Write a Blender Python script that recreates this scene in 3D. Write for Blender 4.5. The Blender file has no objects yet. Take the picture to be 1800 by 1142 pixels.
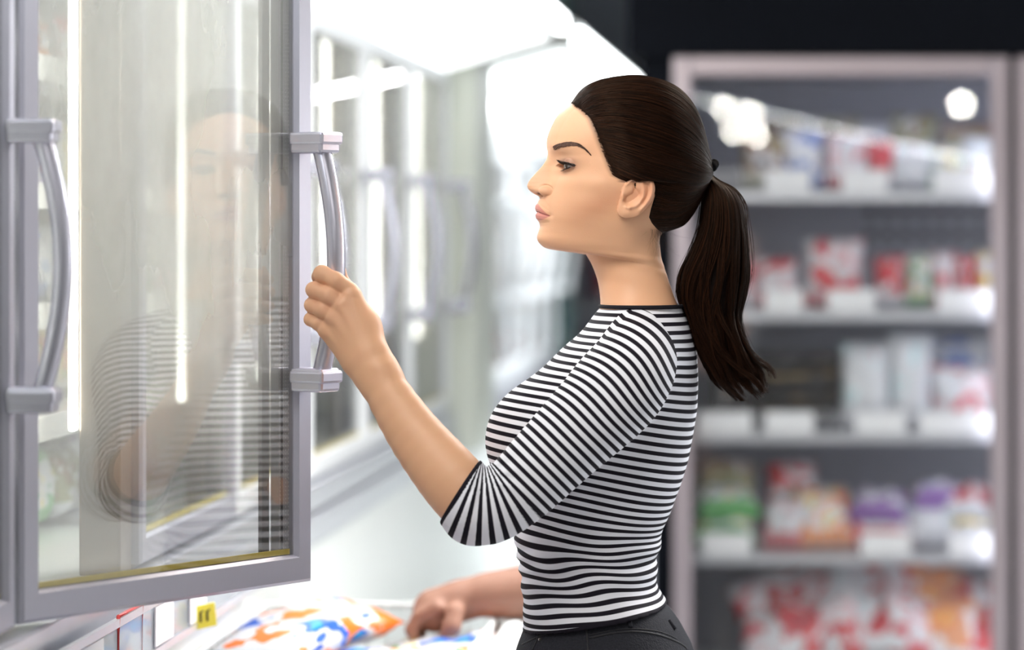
import bpy, bmesh, math, random
import numpy as np
from mathutils import Vector, Matrix, noise
from mathutils.bvhtree import BVHTree
sc = bpy.context.scene
COL = sc.collection
# ------------------------------------------------------------------ camera, world, exposure
CZ = 1.46
cam_d = bpy.data.cameras.new('camera'); cam = bpy.data.objects.new('camera', cam_d); COL.objects.link(cam)
cam.location = (0, 0, CZ); cam.rotation_euler = (math.pi/2, 0, 0)
cam_d.sensor_width = 36; cam_d.lens = 108
cam_d.shift_x = -(1420-900)/1800; cam_d.shift_y = -(571-405)/1800
cam_d.clip_start = 0.05; cam_d.clip_end = 60
cam_d.dof.use_dof = True; cam_d.dof.focus_distance = 3.76; cam_d.dof.aperture_fstop = 2.4
sc.camera = cam
W = bpy.data.worlds.new('world'); sc.world = W; W.use_nodes = True
W.node_tree.nodes['Background'].inputs[0].default_value = (0.9, 0.93, 1.0, 1)
W.node_tree.nodes['Background'].inputs[1].default_value = 0.35
sc.view_settings.view_transform = 'Standard'; sc.view_settings.look = 'None'
sc.view_settings.gamma = 1; sc.view_settings.use_curve_mapping = False
sc.view_settings.exposure = 0.0
sc.cycles.use_denoising = True
sc.cycles.transparent_max_bounces = 24
sc.cycles.max_bounces = 10
def area(name, loc, target, size, power, color=(1, 1, 1), sy=None):
    d = bpy.data.lights.new(name, 'AREA'); d.energy = power; d.color = color
    d.size = size; d.shape = 'RECTANGLE'; d.size_y = sy or size
    o = bpy.data.objects.new(name, d); COL.objects.link(o); o.location = loc
    o.rotation_euler = (Vector(target)-Vector(loc)).to_track_quat('-Z', 'Y').to_euler()
    return o
area('overhead_light', (-0.75, 2.5, 2.9), (-0.3, 3.8, 1.2), 1.1, 54, (1.0, 0.93, 0.84))
area('overhead_light', (0.9, 1.0, 2.9), (-0.1, 3.8, 1.2), 1.6, 13, (1.0, 0.96, 0.92))
area('overhead_light', (0.75, 5.0, 2.7), (-0.1, 3.85, 1.35), 0.7, 18, (1.0, 0.78, 0.56))  # warm rim light set behind-right of the woman, its source unseen
area('overhead_light', (1.3, 5.2, 2.9), (1.0, 5.2, 0), 1.2, 30, (0.92, 0.95, 1.0))
area('canopy_light', (-0.50, 4.6, 1.90), (-0.75, 4.6, 0.8), 0.06, 78, (0.95, 0.98, 1.0), 4.4)
area('canopy_light', (-0.50, 9.0, 1.90), (-0.75, 9.0, 0.8), 0.06, 78, (0.95, 0.98, 1.0), 4.4)

def P(px, py, d):
    return Vector(((px-1420)*d/5400, d, CZ-(py-405)*d/5400))

# ------------------------------------------------------------------ material helpers
def new_mat(name):
    m = bpy.data.materials.new(name); m.use_nodes = True
    return m, m.node_tree, m.node_tree.nodes['Principled BSDF']
def mat(name, col, rough=0.5, metal=0.0, spec=0.5, noise_amt=0.0, nscale=20, bump=0.0, coat=0.0, stretch=None):
    m, t, b = new_mat(name)
    b.inputs['Base Color'].default_value = (*col, 1); b.inputs['Roughness'].default_value = rough
    b.inputs['Metallic'].default_value = metal; b.inputs['Specular IOR Level'].default_value = spec
    b.inputs['Coat Weight'].default_value = coat
    tc = t.nodes.new('ShaderNodeTexCoord'); nz = t.nodes.new('ShaderNodeTexNoise'); nz.inputs['Scale'].default_value = nscale
    mp = t.nodes.new('ShaderNodeMapping')
    if stretch: mp.inputs['Scale'].default_value = stretch
    t.links.new(tc.outputs['Object'], mp.inputs[0]); t.links.new(mp.outputs[0], nz.inputs['Vector'])
    if noise_amt:
        mx = t.nodes.new('ShaderNodeMix'); mx.data_type = 'RGBA'
        mx.inputs[6].default_value = (*[c*(1-noise_amt) for c in col], 1); mx.inputs[7].default_value = (*[min(1, c*(1+noise_amt)) for c in col], 1)
        t.links.new(nz.outputs['Fac'], mx.inputs[0]); t.links.new(mx.outputs[2], b.inputs['Base Color'])
    if bump:
        bp = t.nodes.new('ShaderNodeBump'); bp.inputs['Strength'].default_value = bump; bp.inputs['Distance'].default_value = 0.01
        t.links.new(nz.outputs['Fac'], bp.inputs['Height']); t.links.new(bp.outputs[0], b.inputs['Normal'])
    return m
def emit(name, col, s):
    m, t, b = new_mat(name); b.inputs['Base Color'].default_value = (*col, 1)
    b.inputs['Emission Color'].default_value = (*col, 1); b.inputs['Emission Strength'].default_value = s
    return m
def glass(name, gain=1.8, haze=0.1, tint=(0.975, 0.98, 0.975), streaks=True, hazecol=(0.93, 0.93, 0.90)):
    m, t, b = new_mat(name); t.nodes.remove(b); out = t.nodes['Material Output']
    fr = t.nodes.new('ShaderNodeFresnel'); gm = t.nodes.new('ShaderNodeNewGeometry'); mi = t.nodes.new('ShaderNodeMapRange')
    mi.inputs['To Min'].default_value = 1.5; mi.inputs['To Max'].default_value = 1/1.5      # same reflectance from both sides of the sheet
    t.links.new(gm.outputs['Backfacing'], mi.inputs[0]); t.links.new(mi.outputs[0], fr.inputs['IOR'])
    mu = t.nodes.new('ShaderNodeMath'); mu.operation = 'MULTIPLY'; mu.use_clamp = True; mu.inputs[1].default_value = gain
    t.links.new(fr.outputs[0], mu.inputs[0])
    tr = t.nodes.new('ShaderNodeBsdfTransparent'); tr.inputs[0].default_value = (*tint, 1)
    gl = t.nodes.new('ShaderNodeBsdfGlossy'); gl.inputs['Roughness'].default_value = 0.0
    m1 = t.nodes.new('ShaderNodeMixShader'); t.links.new(mu.outputs[0], m1.inputs[0]); t.links.new(tr.outputs[0], m1.inputs[1]); t.links.new(gl.outputs[0], m1.inputs[2])
    df = t.nodes.new('ShaderNodeBsdfDiffuse'); df.inputs[0].default_value = (*hazecol, 1)
    tl = t.nodes.new('ShaderNodeBsdfTranslucent'); tl.inputs[0].default_value = (*hazecol, 1)
    md = t.nodes.new('ShaderNodeMixShader'); md.inputs[0].default_value = 0.5
    t.links.new(df.outputs[0], md.inputs[1]); t.links.new(tl.outputs[0], md.inputs[2])
    m2 = t.nodes.new('ShaderNodeMixShader')
    t.links.new(m1.outputs[0], m2.inputs[1]); t.links.new(md.outputs[0], m2.inputs[2]); t.links.new(m2.outputs[0], out.inputs[0])
    if streaks:
        tc = t.nodes.new('ShaderNodeTexCoord'); mp = t.nodes.new('ShaderNodeMapping'); mp.inputs['Scale'].default_value = (1, 1, 0.45)
        nz = t.nodes.new('ShaderNodeTexNoise'); nz.inputs['Scale'].default_value = 7; nz.inputs['Detail'].default_value = 5; nz.inputs['Roughness'].default_value = 0.5
        t.links.new(tc.outputs['Object'], mp.inputs[0]); t.links.new(mp.outputs[0], nz.inputs['Vector'])
        # condensation gathers in the upper middle of the pane (z in the pane's own frame)
        sx = t.nodes.new('ShaderNodeSeparateXYZ'); t.links.new(tc.outputs['Object'], sx.inputs[0])
        mr = t.nodes.new('ShaderNodeMapRange'); mr.inputs['From Min'].default_value = -0.33; mr.inputs['From Max'].default_value = 0.0
        mr.inputs['To Min'].default_value = 0.12; mr.inputs['To Max'].default_value = 1.0; mr.interpolation_type = 'SMOOTHSTEP'
        t.links.new(sx.outputs[2], mr.inputs[0])
        m0 = t.nodes.new('ShaderNodeMath'); m0.operation = 'MULTIPLY'; t.links.new(nz.outputs['Fac'], m0.inputs[0]); t.links.new(mr.outputs[0], m0.inputs[1])
        m3 = t.nodes.new('ShaderNodeMath'); m3.operation = 'MULTIPLY'; m3.use_clamp = True; m3.inputs[1].default_value = haze*2
        t.links.new(m0.outputs[0], m3.inputs[0]); t.links.new(m3.outputs[0], m2.inputs[0])
    else:
        m2.inputs[0].default_value = haze
    return m

M = dict(
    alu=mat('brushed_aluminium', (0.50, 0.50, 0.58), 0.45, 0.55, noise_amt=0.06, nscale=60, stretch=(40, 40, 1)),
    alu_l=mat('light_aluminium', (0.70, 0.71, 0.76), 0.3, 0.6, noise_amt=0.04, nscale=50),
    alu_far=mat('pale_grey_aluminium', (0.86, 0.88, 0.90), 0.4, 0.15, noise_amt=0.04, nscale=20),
    handle=mat('satin_handle_metal', (0.62, 0.62, 0.72), 0.25, 0.7, noise_amt=0.03, nscale=30),
    white=mat('white_enamel', (0.88, 0.90, 0.89), 0.35, noise_amt=0.02, nscale=8),
    canopy=mat('white_canopy_paint', (0.93, 0.95, 0.95), 0.5, noise_amt=0.02, nscale=5),
    cream=mat('cream_panel', (0.80, 0.83, 0.74), 0.45, noise_amt=0.03, nscale=5),
    black=mat('black_panel', (0.003, 0.004, 0.007), 0.8, spec=0.1, noise_amt=0.2, nscale=5),
    blackg=mat('black_gasket', (0.02, 0.02, 0.025), 0.5, noise_amt=0.2, nscale=40),
    steel=mat('stainless_liner', (0.27, 0.215, 0.165), 0.28, 0.8, noise_amt=0.35, nscale=9, bump=0.15),
    greyl=mat('grey_liner', (0.46, 0.47, 0.58), 0.5, noise_amt=0.08, nscale=4),
    pink=mat('rosy_grey_aluminium', (0.42, 0.36, 0.385), 0.35, 0.4, noise_amt=0.06, nscale=10),
    floor=mat('grey_floor_tile', (0.55, 0.56, 0.58), 0.3, noise_amt=0.08, nscale=3),
    wall=mat('white_wall_paint', (0.86, 0.87, 0.86), 0.7, noise_amt=0.03, nscale=3),
    wallb=mat('blue_grey_wall_paint', (0.30, 0.34, 0.40), 0.7, noise_amt=0.1, nscale=2),
    tube=emit('led_tube_glow', (1.0, 1.0, 0.93), 20),
    tube2=emit('cool_led_glow', (0.86, 0.89, 1.0), 10),
    canopy_glow=emit('added_canopy_glow', (0.97, 1.0, 1.0), 1.7),  # glow added to brighten the canopy underside
    strip=emit('fluorescent_glow', (0.97, 1.0, 1.0), 12),
    green=mat('dark_green_post', (0.05, 0.10, 0.10), 0.5, noise_amt=0.1, nscale=10),
    yellow=mat('yellow_tag', (0.90, 0.78, 0.08), 0.5, noise_amt=0.04, nscale=20),
    yseal=mat('yellow_seal', (0.62, 0.50, 0.10), 0.5, noise_amt=0.15, nscale=60),
    red=mat('red_plastic', (0.75, 0.06, 0.06), 0.4, noise_amt=0.08, nscale=20),
    clear=glass('clear_label_holder', 1.0, 0.35, streaks=False, hazecol=(0.75, 0.8, 0.85)),
    paper=mat('white_label_card', (0.90, 0.90, 0.93), 0.6, noise_amt=0.03, nscale=30),
    ink=mat('dark_ink', (0.03, 0.03, 0.03), 0.6, noise_amt=0.1, nscale=30),
    spot=emit('spot_lamp_glow', (1.0, 0.97, 0.88), 170),
    gdoor=glass('fogged_door_glass', 2.5, 0.26),
    gfar=glass('closed_door_glass', 0.7, 0.14),
    gback=glass('back_freezer_glass', 1.3, 0.025, streaks=False),
)
# ------------------------------------------------------------------ object helpers
def link(name, me, m=None, parent=None, smooth=False):
    o = bpy.data.objects.new(name, me); COL.objects.link(o)
    if m is not None:
        for mm in (m if isinstance(m, (list, tuple)) else [m]): me.materials.append(mm)
    if smooth: me.polygons.foreach_set('use_smooth', [True]*len(me.polygons))
    if parent is not None: o.parent = parent
    return o
def tag(o, label=None, cat=None, group=None, kind=None):
    for k, v in (('label', label), ('category', cat), ('group', group), ('kind', kind)):
        if v: o[k] = v
    return o
def empty(name, loc=(0, 0, 0), rz=0):
    o = bpy.data.objects.new(name, None); COL.objects.link(o); o.location = loc; o.rotation_euler = (0, 0, rz)
    o.empty_display_size = 0.05
    return o
class MB:
    def __init__(s): s.b = bmesh.new()
    def box(s, x0, x1, y0, y1, z0, z1, bev=0.0, mi=0):
        n = bmesh.new(); bmesh.ops.create_cube(n, size=1)
        for v in n.verts: v.co = Vector(((x0+x1)/2+v.co.x*(x1-x0), (y0+y1)/2+v.co.y*(y1-y0), (z0+z1)/2+v.co.z*(z1-z0)))
        if bev: bmesh.ops.bevel(n, geom=n.edges[:], offset=bev, segments=2, profile=0.5, affect='EDGES')
        for f in n.faces: f.material_index = mi
        me = bpy.data.meshes.new('t'); n.to_mesh(me); n.free(); s.b.from_mesh(me); bpy.data.meshes.remove(me)
        return s
    def tube(s, pts, r, seg=12, closed=False, mi=0, rx=None):
        pts = [Vector(p) for p in pts]; rings = []; n = len(pts)
        up = Vector((0, 0, 1))
        for i, p in enumerate(pts):
            d = (pts[(i+1) % n if closed else min(i+1, n-1)]-pts[(i-1) % n if closed else max(i-1, 0)]).normalized()
            a = up if abs(d.dot(up)) < 0.9 else Vector((0, 1, 0))
            u = d.cross(a).normalized(); w = d.cross(u).normalized()
            rr = r[i] if isinstance(r, (list, tuple)) else r
            ru = rr; rw = rr if rx is None else rx
            rings.append([s.b.verts.new(p+u*ru*math.cos(2*math.pi*k/seg)+w*rw*math.sin(2*math.pi*k/seg)) for k in range(seg)])
        for i in range(n if closed else n-1):
            A, B = rings[i], rings[(i+1) % n]
            for k in range(seg):
                f = s.b.faces.new((A[k], A[(k+1) % seg], B[(k+1) % seg], B[k])); f.smooth = True; f.material_index = mi
        if not closed:
            s.b.faces.new(rings[0]).material_index = mi; s.b.faces.new(rings[-1][::-1]).material_index = mi
        return s
    def build(s, name, m, parent=None, xf=None):
        bmesh.ops.recalc_face_normals(s.b, faces=s.b.faces[:])
        if xf is not None: bmesh.ops.transform(s.b, matrix=xf, verts=s.b.verts[:])
        me = bpy.data.meshes.new(name); s.b.to_mesh(me); s.b.free()
        return link(name, me, m, parent)
def box(name, b, m, parent=None, bev=0.0):
    return MB().box(*b, bev=bev).build(name, m, parent)
def struct(name, b, m):
    return tag(box(name, b, m), kind='structure')
def copy_tree(o, parent=None):
    c = o.copy(); COL.objects.link(c); c.parent = parent
    for ch in [x for x in bpy.data.objects if x.parent == o]: copy_tree(ch, c)
    return c
# ------------------------------------------------------------------ the setting
struct('floor', (-2.2, 3.2, -5.2, 15.2, -0.1, 0), M['floor'])
struct('wall_left', (-2.2, -2.1, -5.2, 15.2, 0, 3.1), M['wall'])
struct('wall_right', (2.6, 2.7, -5.2, 15.2, 0, 3.1), M['wall'])
struct('wall_front', (-2.1, 2.6, -5.2, -5.1, 0, 3.1), M['wallb'])
struct('wall_back', (-2.1, 2.6, 15.0, 15.1, 0, 3.1), M['wallb'])
struct('ceiling', (-2.2, 2.7, -5.2, 15.2, 3.1, 3.2), M['black'])

# ------------------------------------------------------------------ printed pouches
def pouch_mat(i, base, c1, c2, c3, shine=0.3):
    m, t, b = new_mat('printed_pouch_film_%d' % i)
    tc = t.nodes.new('ShaderNodeTexCoord'); nz = t.nodes.new('ShaderNodeTexNoise'); nz.inputs['Scale'].default_value = 2.6+0.3*(i % 5); nz.inputs['Detail'].default_value = 1.5
    oi = t.nodes.new('ShaderNodeObjectInfo'); ad = t.nodes.new('ShaderNodeVectorMath'); ad.operation = 'ADD'
    mlt = t.nodes.new('ShaderNodeMath'); mlt.operation = 'MULTIPLY'; mlt.inputs[1].default_value = 30
    t.links.new(oi.outputs['Random'], mlt.inputs[0]); t.links.new(tc.outputs['Generated'], ad.inputs[0]); t.links.new(mlt.outputs[0], ad.inputs[1])
    t.links.new(ad.outputs[0], nz.inputs['Vector'])
    cr = t.nodes.new('ShaderNodeValToRGB'); cr.color_ramp.interpolation = 'CONSTANT'
    e = cr.color_ramp.elements; e[0].color = (*c1, 1); e[0].position = 0; e[1].color = (*base, 1); e[1].position = 0.42
    a = e.new(0.58); a.color = (*c2, 1); a = e.new(0.66); a.color = (*c3, 1)
    t.links.new(nz.outputs['Fac'], cr.inputs[0])
    sp = t.nodes.new('ShaderNodeSeparateXYZ'); t.links.new(tc.outputs['Generated'], sp.inputs[0])
    cmp_ = t.nodes.new('ShaderNodeMath'); cmp_.operation = 'LESS_THAN'; cmp_.inputs[1].default_value = 0.2
    t.links.new(sp.outputs[1], cmp_.inputs[0])
    mx = t.nodes.new('ShaderNodeMix'); mx.data_type = 'RGBA'; mx.inputs[7].default_value = (*c1, 1)
    t.links.new(cmp_.outputs[0], mx.inputs[0]); t.links.new(cr.outputs[0], mx.inputs[6]); t.links.new(mx.outputs[2], b.inputs['Base Color'])
    b.inputs['Roughness'].default_value = shine
    return m
wh, rd, dr, gr, yl, bl, br, pk, og, pu, bk, ol = (0.72,0.73,0.78),(0.65,0.04,0.06),(0.3,0.03,0.05),(0.12,0.4,0.12),(0.8,0.65,0.15),(0.1,0.2,0.6),(0.3,0.17,0.1),(0.8,0.5,0.55),(0.9,0.3,0.06),(0.25,0.12,0.4),(0.03,0.025,0.03),(0.35,0.35,0.2)
PM = [pouch_mat(0, wh, rd, pk, wh), pouch_mat(1, rd, wh, dr, wh), pouch_mat(2, wh, gr, yl, wh), pouch_mat(3, wh, bl, wh, pu), pouch_mat(4, br, ol, wh, bk),
      pouch_mat(5, bk, bk, (0.12,0.07,0.03), (0.35,0.24,0.08)), pouch_mat(6, wh, wh, (0.6,0.8,0.85), pk), pouch_mat(7, wh, og, yl, rd), pouch_mat(8, ol, wh, br, wh), pouch_mat(9, wh, pu, bl, rd),
      pouch_mat(10, (0.7,0.3,0.15), wh, og, yl), pouch_mat(11, yl, wh, rd, gr), pouch_mat(12, (0.62,0.63,0.66), (0.85,0.18,0.02), (0.03,0.12,0.55), (0.02,0.3,0.7))]
PMN = ['white and red', 'deep red', 'white and green', 'white and blue', 'brown', 'black and gold', 'plain white', 'white and orange', 'olive green', 'white and purple', 'rust orange', 'yellow', 'orange-and-blue']
def pouch_mesh(seed):
    rnd = random.Random(seed); n = 14; b = bmesh.new(); g = {}
    for side in (1, -1):
        for i in range(n+1):
            for j in range(n+1):
                u, v = i/n*2-1, j/n*2-1
                edge = i in (0, n) or j in (0, n)
                if edge and side == -1: g[side, i, j] = g[1, i, j]; continue
                th = (max(0, 1-u**4)*max(0, 1-(abs(v)/0.93)**3 if abs(v) < 0.93 else 0))**0.55
                th *= 0.85+0.3*noise.noise(Vector((u*1.7+seed, v*1.7, side*3)))
                th += 0.10*noise.noise(Vector((u*4+seed, v*4, side*3+9)))*(1-u*u)*(1-v*v)
                sc_ = 1-0.08*(1-v*v)
                g[side, i, j] = b.verts.new((u*0.5*sc_, v*0.5, side*0.5*th if not edge else 0.01*math.sin(u*40)))
    for side in (1, -1):
        for i in range(n):
            for j in range(n):
                q = [g[side, i, j], g[side, i+1, j], g[side, i+1, j+1], g[side, i, j+1]]
                if side == -1: q.reverse()
                f = b.faces.new(q); f.smooth = True
    me = bpy.data.meshes.new('food_pouch'); b.to_mesh(me); b.free()
    return me
PME = {}
def pouch(k, seed, loc, rot, size, label, group, name='frozen_food_bag', cat='food bag'):
    key = (seed % 5, k)
    if key not in PME:
        me = pouch_mesh(seed % 5); me.materials.append(PM[k]); PME[key] = me
    o = bpy.data.objects.new(name, PME[key]); COL.objects.link(o)
    o.location = loc; o.rotation_euler = rot; o.scale = size
    return tag(o, label, cat, group)

# ------------------------------------------------------------------ wall of glass door freezers on the left
XF = -0.865           # outer face of a closed door
ZB, ZT = 1.026, 1.847
HZ = 1.423
def door_parts(parent, w, z0, z1, gm, fm, hm, handle=True, far=False, hl=0.32, hz=HZ):
    """a door in its own frame: y runs 0 (hinge) to w, the outer face looks along +x"""
    st, th = (0.040 if far or not handle else 0.028), 0.035
    d = empty('door'); d.parent = parent
    def bar(y0, y1, za, zb, cy0, cy1):   # mitred profile with a raised inner lip
        b = MB().box(-th, 0, y0, y1, za, zb, bev=0.003)
        return b
    fr = bmesh.new()
    out = [(0, z0), (w, z0), (w, z1), (0, z1)]; inn = [(st, z0+st*1.25), (w-st, z0+st*1.25), (w-st, z1-st*1.25), (st, z1-st*1.25)]
    lip = [(st-.003, z0+st*1.25-.0035), (w-st+.003, z0+st*1.25-.0035), (w-st+.003, z1-st*1.25+.0035), (st-.003, z1-st*1.25+.0035)]
    e = 0.004
    ob = [(e, z0+e), (w-e, z0+e), (w-e, z1-e), (e, z1-e)]
    rings = [(-th, out), (-e, out), (0, ob), (0, lip), (-0.007, inn), (-th, inn)]
    vs = [[fr.verts.new((x, y, z)) for y, z in r] for x, r in rings]
    for a in range(len(vs)):
        A, B = vs[a], vs[(a+1) % len(vs)]
        for k in range(4): fr.faces.new((A[k], A[(k+1) % 4], B[(k+1) % 4], B[k]))
    mb = MB(); mb.b.free(); mb.b = fr
    mb.build('door_frame', fm, d)
    b = MB().box(-0.004, 0.0, 0, w-2*st, -(z1-z0)/2+st*1.25, (z1-z0)/2-st*1.25)
    if not far: b.box(-0.022, -0.018, 0, w-2*st, -(z1-z0)/2+st*1.25, (z1-z0)/2-st*1.25)
    g = b.build('glass_pane', gm, d); g.location = (-0.009, st, (z0+z1)/2)
    if not far:
        # warm edge spacer round the double pane, with punched dots
        s = MB()
        s.box(-0.026, -0.0135, w-st-0.0120, w-st-0.0005, z0+st*1.25, z1-st*1.25)
        s.box(-0.026, -0.0135, w-st-0.0200, w-st-0.0165, z0+st*1.25, z1-st*1.25)
        s.build('pane_spacer', M['spacer'], d)
        s = MB(); s.box(-0.027, -0.0135, w-st-0.0165, w-st-0.012, z0+st*1.25, z1-st*1.25)
        s.box(-0.034, -0.028, w-st-0.034, w-st-0.021, z0+st*1.25, z1-st*1.25)
        s.build('gasket', M['blackg'], d)
        s = MB(); s.box(-0.0125, -0.0095, st, w-st-0.004, z0+st*1.25+0.001, z0+st*1.25+0.0075)
        s.build('lower_seal', M['yseal'], d)['label'] = 'yellow lower seal strip'
        s = MB(); s.box(-0.027, -0.0135, st, w-st-0.004, z0+st*1.25, z0+st*1.25+0.004); s.build('gasket', M['blackg'], d)
    if handle:
        yc = w-0.022; za, zb = hz-hl/2, hz+hl/2
        for zc, s in ((za+0.014, 1), (zb-0.014, -1)):
            c = MB().box(0.0, 0.050, yc-0.022, yc+0.016, zc-0.0145, zc+0.0085 if s < 0 else zc+0.0145, bev=0.004)
            c.box(0.0, 0.053, yc-0.024, yc+0.018, zc-0.004, zc+0.0115, bev=0.0035)
            c.build('handle_clamp', hm, d)
        n = 24; pts = []
        for i in range(n+1):
            f = i/n; pts.append((0.034+0.024*math.sin(math.pi*f)**0.9, yc-0.003, za+0.02+(hl-0.04)*f))
        MB().tube(pts, 0.0105, seg=16, rx=0.0125).build('handle', hm, d)
    return d
# dotted spacer
_m, _t, _b = new_mat('dotted_spacer'); M['spacer'] = _m
_tc = _t.nodes.new('ShaderNodeTexCoord'); _mp = _t.nodes.new('ShaderNodeMapping'); _mp.inputs['Scale'].default_value = (200, 200, 200)
_vo = _t.nodes.new('ShaderNodeTexVoronoi'); _vo.inputs['Scale'].default_value = 1.0; _vo.inputs['Randomness'].default_value = 0
_t.links.new(_tc.outputs['Object'], _mp.inputs[0]); _t.links.new(_mp.outputs[0], _vo.inputs['Vector'])
_cr = _t.nodes.new('ShaderNodeValToRGB'); _cr.color_ramp.elements[0].position = 0.25; _cr.color_ramp.elements[0].color = (0.75, 0.75, 0.75, 1)
_cr.color_ramp.elements[1].position = 0.4; _cr.color_ramp.elements[1].color = (0.33, 0.33, 0.34, 1)
_t.links.new(_vo.outputs['Distance'], _cr.inputs[0]); _t.links.new(_cr.outputs[0], _b.inputs['Base Color']); _b.inputs['Metallic'].default_value = 0.3

def cabinet(Y0, Y1, label, edges, top, far):
    """edges: (hinge y, far y) of each closed door"""
    c = tag(empty('glass_door_freezer', (0, Y0, 0)), label, 'freezer')
    L = Y1-Y0
    box('back_panel', (-1.60, -1.55, 0, L, 0.94, top+0.12), M['white'], c)
    box('base_deck', (-1.55, XF-0.02, 0, L, 0.94, 1.02), M['white'], c)
    box('roof_panel', (-1.60, XF-0.02, 0, L, top+0.005, top+0.12), M['canopy'], c)
    b = MB().box(XF-0.06, XF+0.012, 0, L, 0.974, 1.019, bev=0.004).box(XF-0.06, XF+0.020, 0, L, 0.921, 0.968, bev=0.004)
    b.build('sill_rail', M['alu_l'], c)
    MB().box(XF-0.05, XF+0.004, 0, L, 0.966, 0.976).build('gasket', M['blackg'], c)
    # canopy sloping out above the doors
    cb = bmesh.new(); prof = [(XF-0.02, top+0.006), (-0.605, top+0.085), (-0.60, top+0.090), (-0.60, top+0.150), (XF-0.02, top+0.150)]
    A = [cb.verts.new((x, 0, z)) for x, z in prof]; B = [cb.verts.new((x, L, z)) for x, z in prof]
    cb.faces.new(A); cb.faces.new(B[::-1])
    for k in range(5): cb.faces.new((A[k], A[(k+1) % 5], B[(k+1) % 5], B[k]))
    mb = MB(); mb.b.free(); mb.b = cb; mb.build('canopy', M['canopy'], c)
    cb = bmesh.new(); q = [(XF-0.010, top+0.006), (-0.625, top+0.0765)]
    vs = [cb.verts.new((x, y, z+dz)) for dz in (-0.006, -0.001) for (x, z) in q for y in (0.03, L-0.03)]
    for idx in ((0,1,3,2),(4,6,7,5),(0,4,5,1),(2,3,7,6),(0,2,6,4),(1,5,7,3)): cb.faces.new([vs[k] for k in idx])
    mb = MB(); mb.b.free(); mb.b = cb; mb.build('canopy_glow_sheet', M['canopy_glow'], c)  # glowing sheet added under the canopy to brighten it
    n = max(1, int(L/1.5))
    for i in range(n):
        y0 = L*i/n+0.05; y1 = L*(i+1)/n-0.05
        MB().box(-0.597, -0.580, y0, y1, top+0.092, top+0.128, bev=0.004).build('light_strip', M['strip'], c)
    return c
MUL = [2.80, 3.36, 3.985, 4.66, 5.34, 6.03, 6.72, 7.42]
c1 = cabinet(2.2, 7.44, 'long white upright freezer with glass doors nearest on the left, one door open', None, ZT, False)
Y0 = 2.2
for y in MUL:
    op_ = 0.027 if y == 3.985 else 0.0      # the jamb of the open bay stands free of a door
    b = MB().box(-0.928, -0.902+op_, y-0.075-Y0, y-0.010-Y0, 1.02, ZT+0.005, bev=0.003); b.build('mullion', M['steel'], c1)
    if y > 3: MB().box(-0.939, -0.929, y-0.090-Y0, y-0.070-Y0, 1.205, ZT-0.02, bev=0.004).build('light_tube', M['tube'], c1)
MB().box(-0.902, XF-0.033, 0, 7.44-Y0, ZT-0.02, ZT+0.01).build('door_header', M['white'], c1)
for i in range(len(MUL)-1):
    y0, y1 = MUL[i], MUL[i+1]
    if i == 1: continue
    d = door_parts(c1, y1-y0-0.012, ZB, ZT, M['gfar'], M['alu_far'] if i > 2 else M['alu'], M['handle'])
    d.location = (XF, y0+0.006-Y0, 0)
dop = door_parts(c1, 0.49, ZB, ZT, M['gdoor'], M['alu'], M['handle'])
dop['label'] = 'door standing open into the aisle'
hx, hy, ex, ey = -0.866, 3.385, -0.613, 3.805
dop.location = (hx, hy-Y0, 0); dop.rotation_euler = (0, 0, -math.atan2(ex-hx, ey-hy))
for z, nm in ((1.20, 0), (1.345, 0), (1.50, 0), (1.665, 0)):
    b = MB().box(-1.53, -0.985, 0.02, 7.44-Y0-0.02, z-0.006, z+0.004); b.box(-0.992, -0.982, 0.02, 7.44-Y0-0.02, z-0.012, z+0.022, bev=0.002)
    b.build('shelf', M['white'], c1)
# goods on those shelves
rnd = random.Random(4)
pal = [2, 7, 11, 8, 6, 3, 10, 0, 9, 4]
cnt = 0
words = ['far left behind the open door', 'beside the first lamp tube', 'behind the second mullion', 'behind the third mullion', 'in the middle bays', 'towards the far bays', 'in the last bay']
for si, z in enumerate((1.03, 1.205, 1.35, 1.505, 1.67)):
    y = 3.5; nth = 0
    while y < 7.3:
        k = rnd.choice(pal); w = rnd.uniform(0.16, 0.24); h = rnd.uniform(0.09, 0.125)
        lbl = '%s bag on the near freezer\'s %s shelf, %s in' % (PMN[k], ['bottom', 'second', 'middle', 'fourth', 'top'][si], '%s' % ['one', 'two', 'three', 'four', 'five', 'six', 'seven', 'eight', 'nine', 'ten', 'eleven', 'twelve', 'thirteen', 'fourteen', 'fifteen', 'sixteen', 'seventeen', 'eighteen', 'nineteen', 'twenty', 'twenty-one', 'twenty-two', 'twenty-three', 'twenty-four'][nth])
        pouch(k, cnt, (-1.14+rnd.uniform(-.02, .02), y+w/2, z+h/2+0.004), (math.pi/2*1.0-0.15, 0, math.pi/2), (w, h, 0.07), lbl, 'bags inside the glass-door freezer')
        cnt += 1; nth += 1; y += w+0.012
# end pillar between the two freezers
tag(box('cream_pillar', (-1.60, -0.80, 7.46, 7.84, 0.923, 2.6), M['cream'], bev=0.01), 'pale cream full-height panel between the two left freezers', 'pillar')
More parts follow.
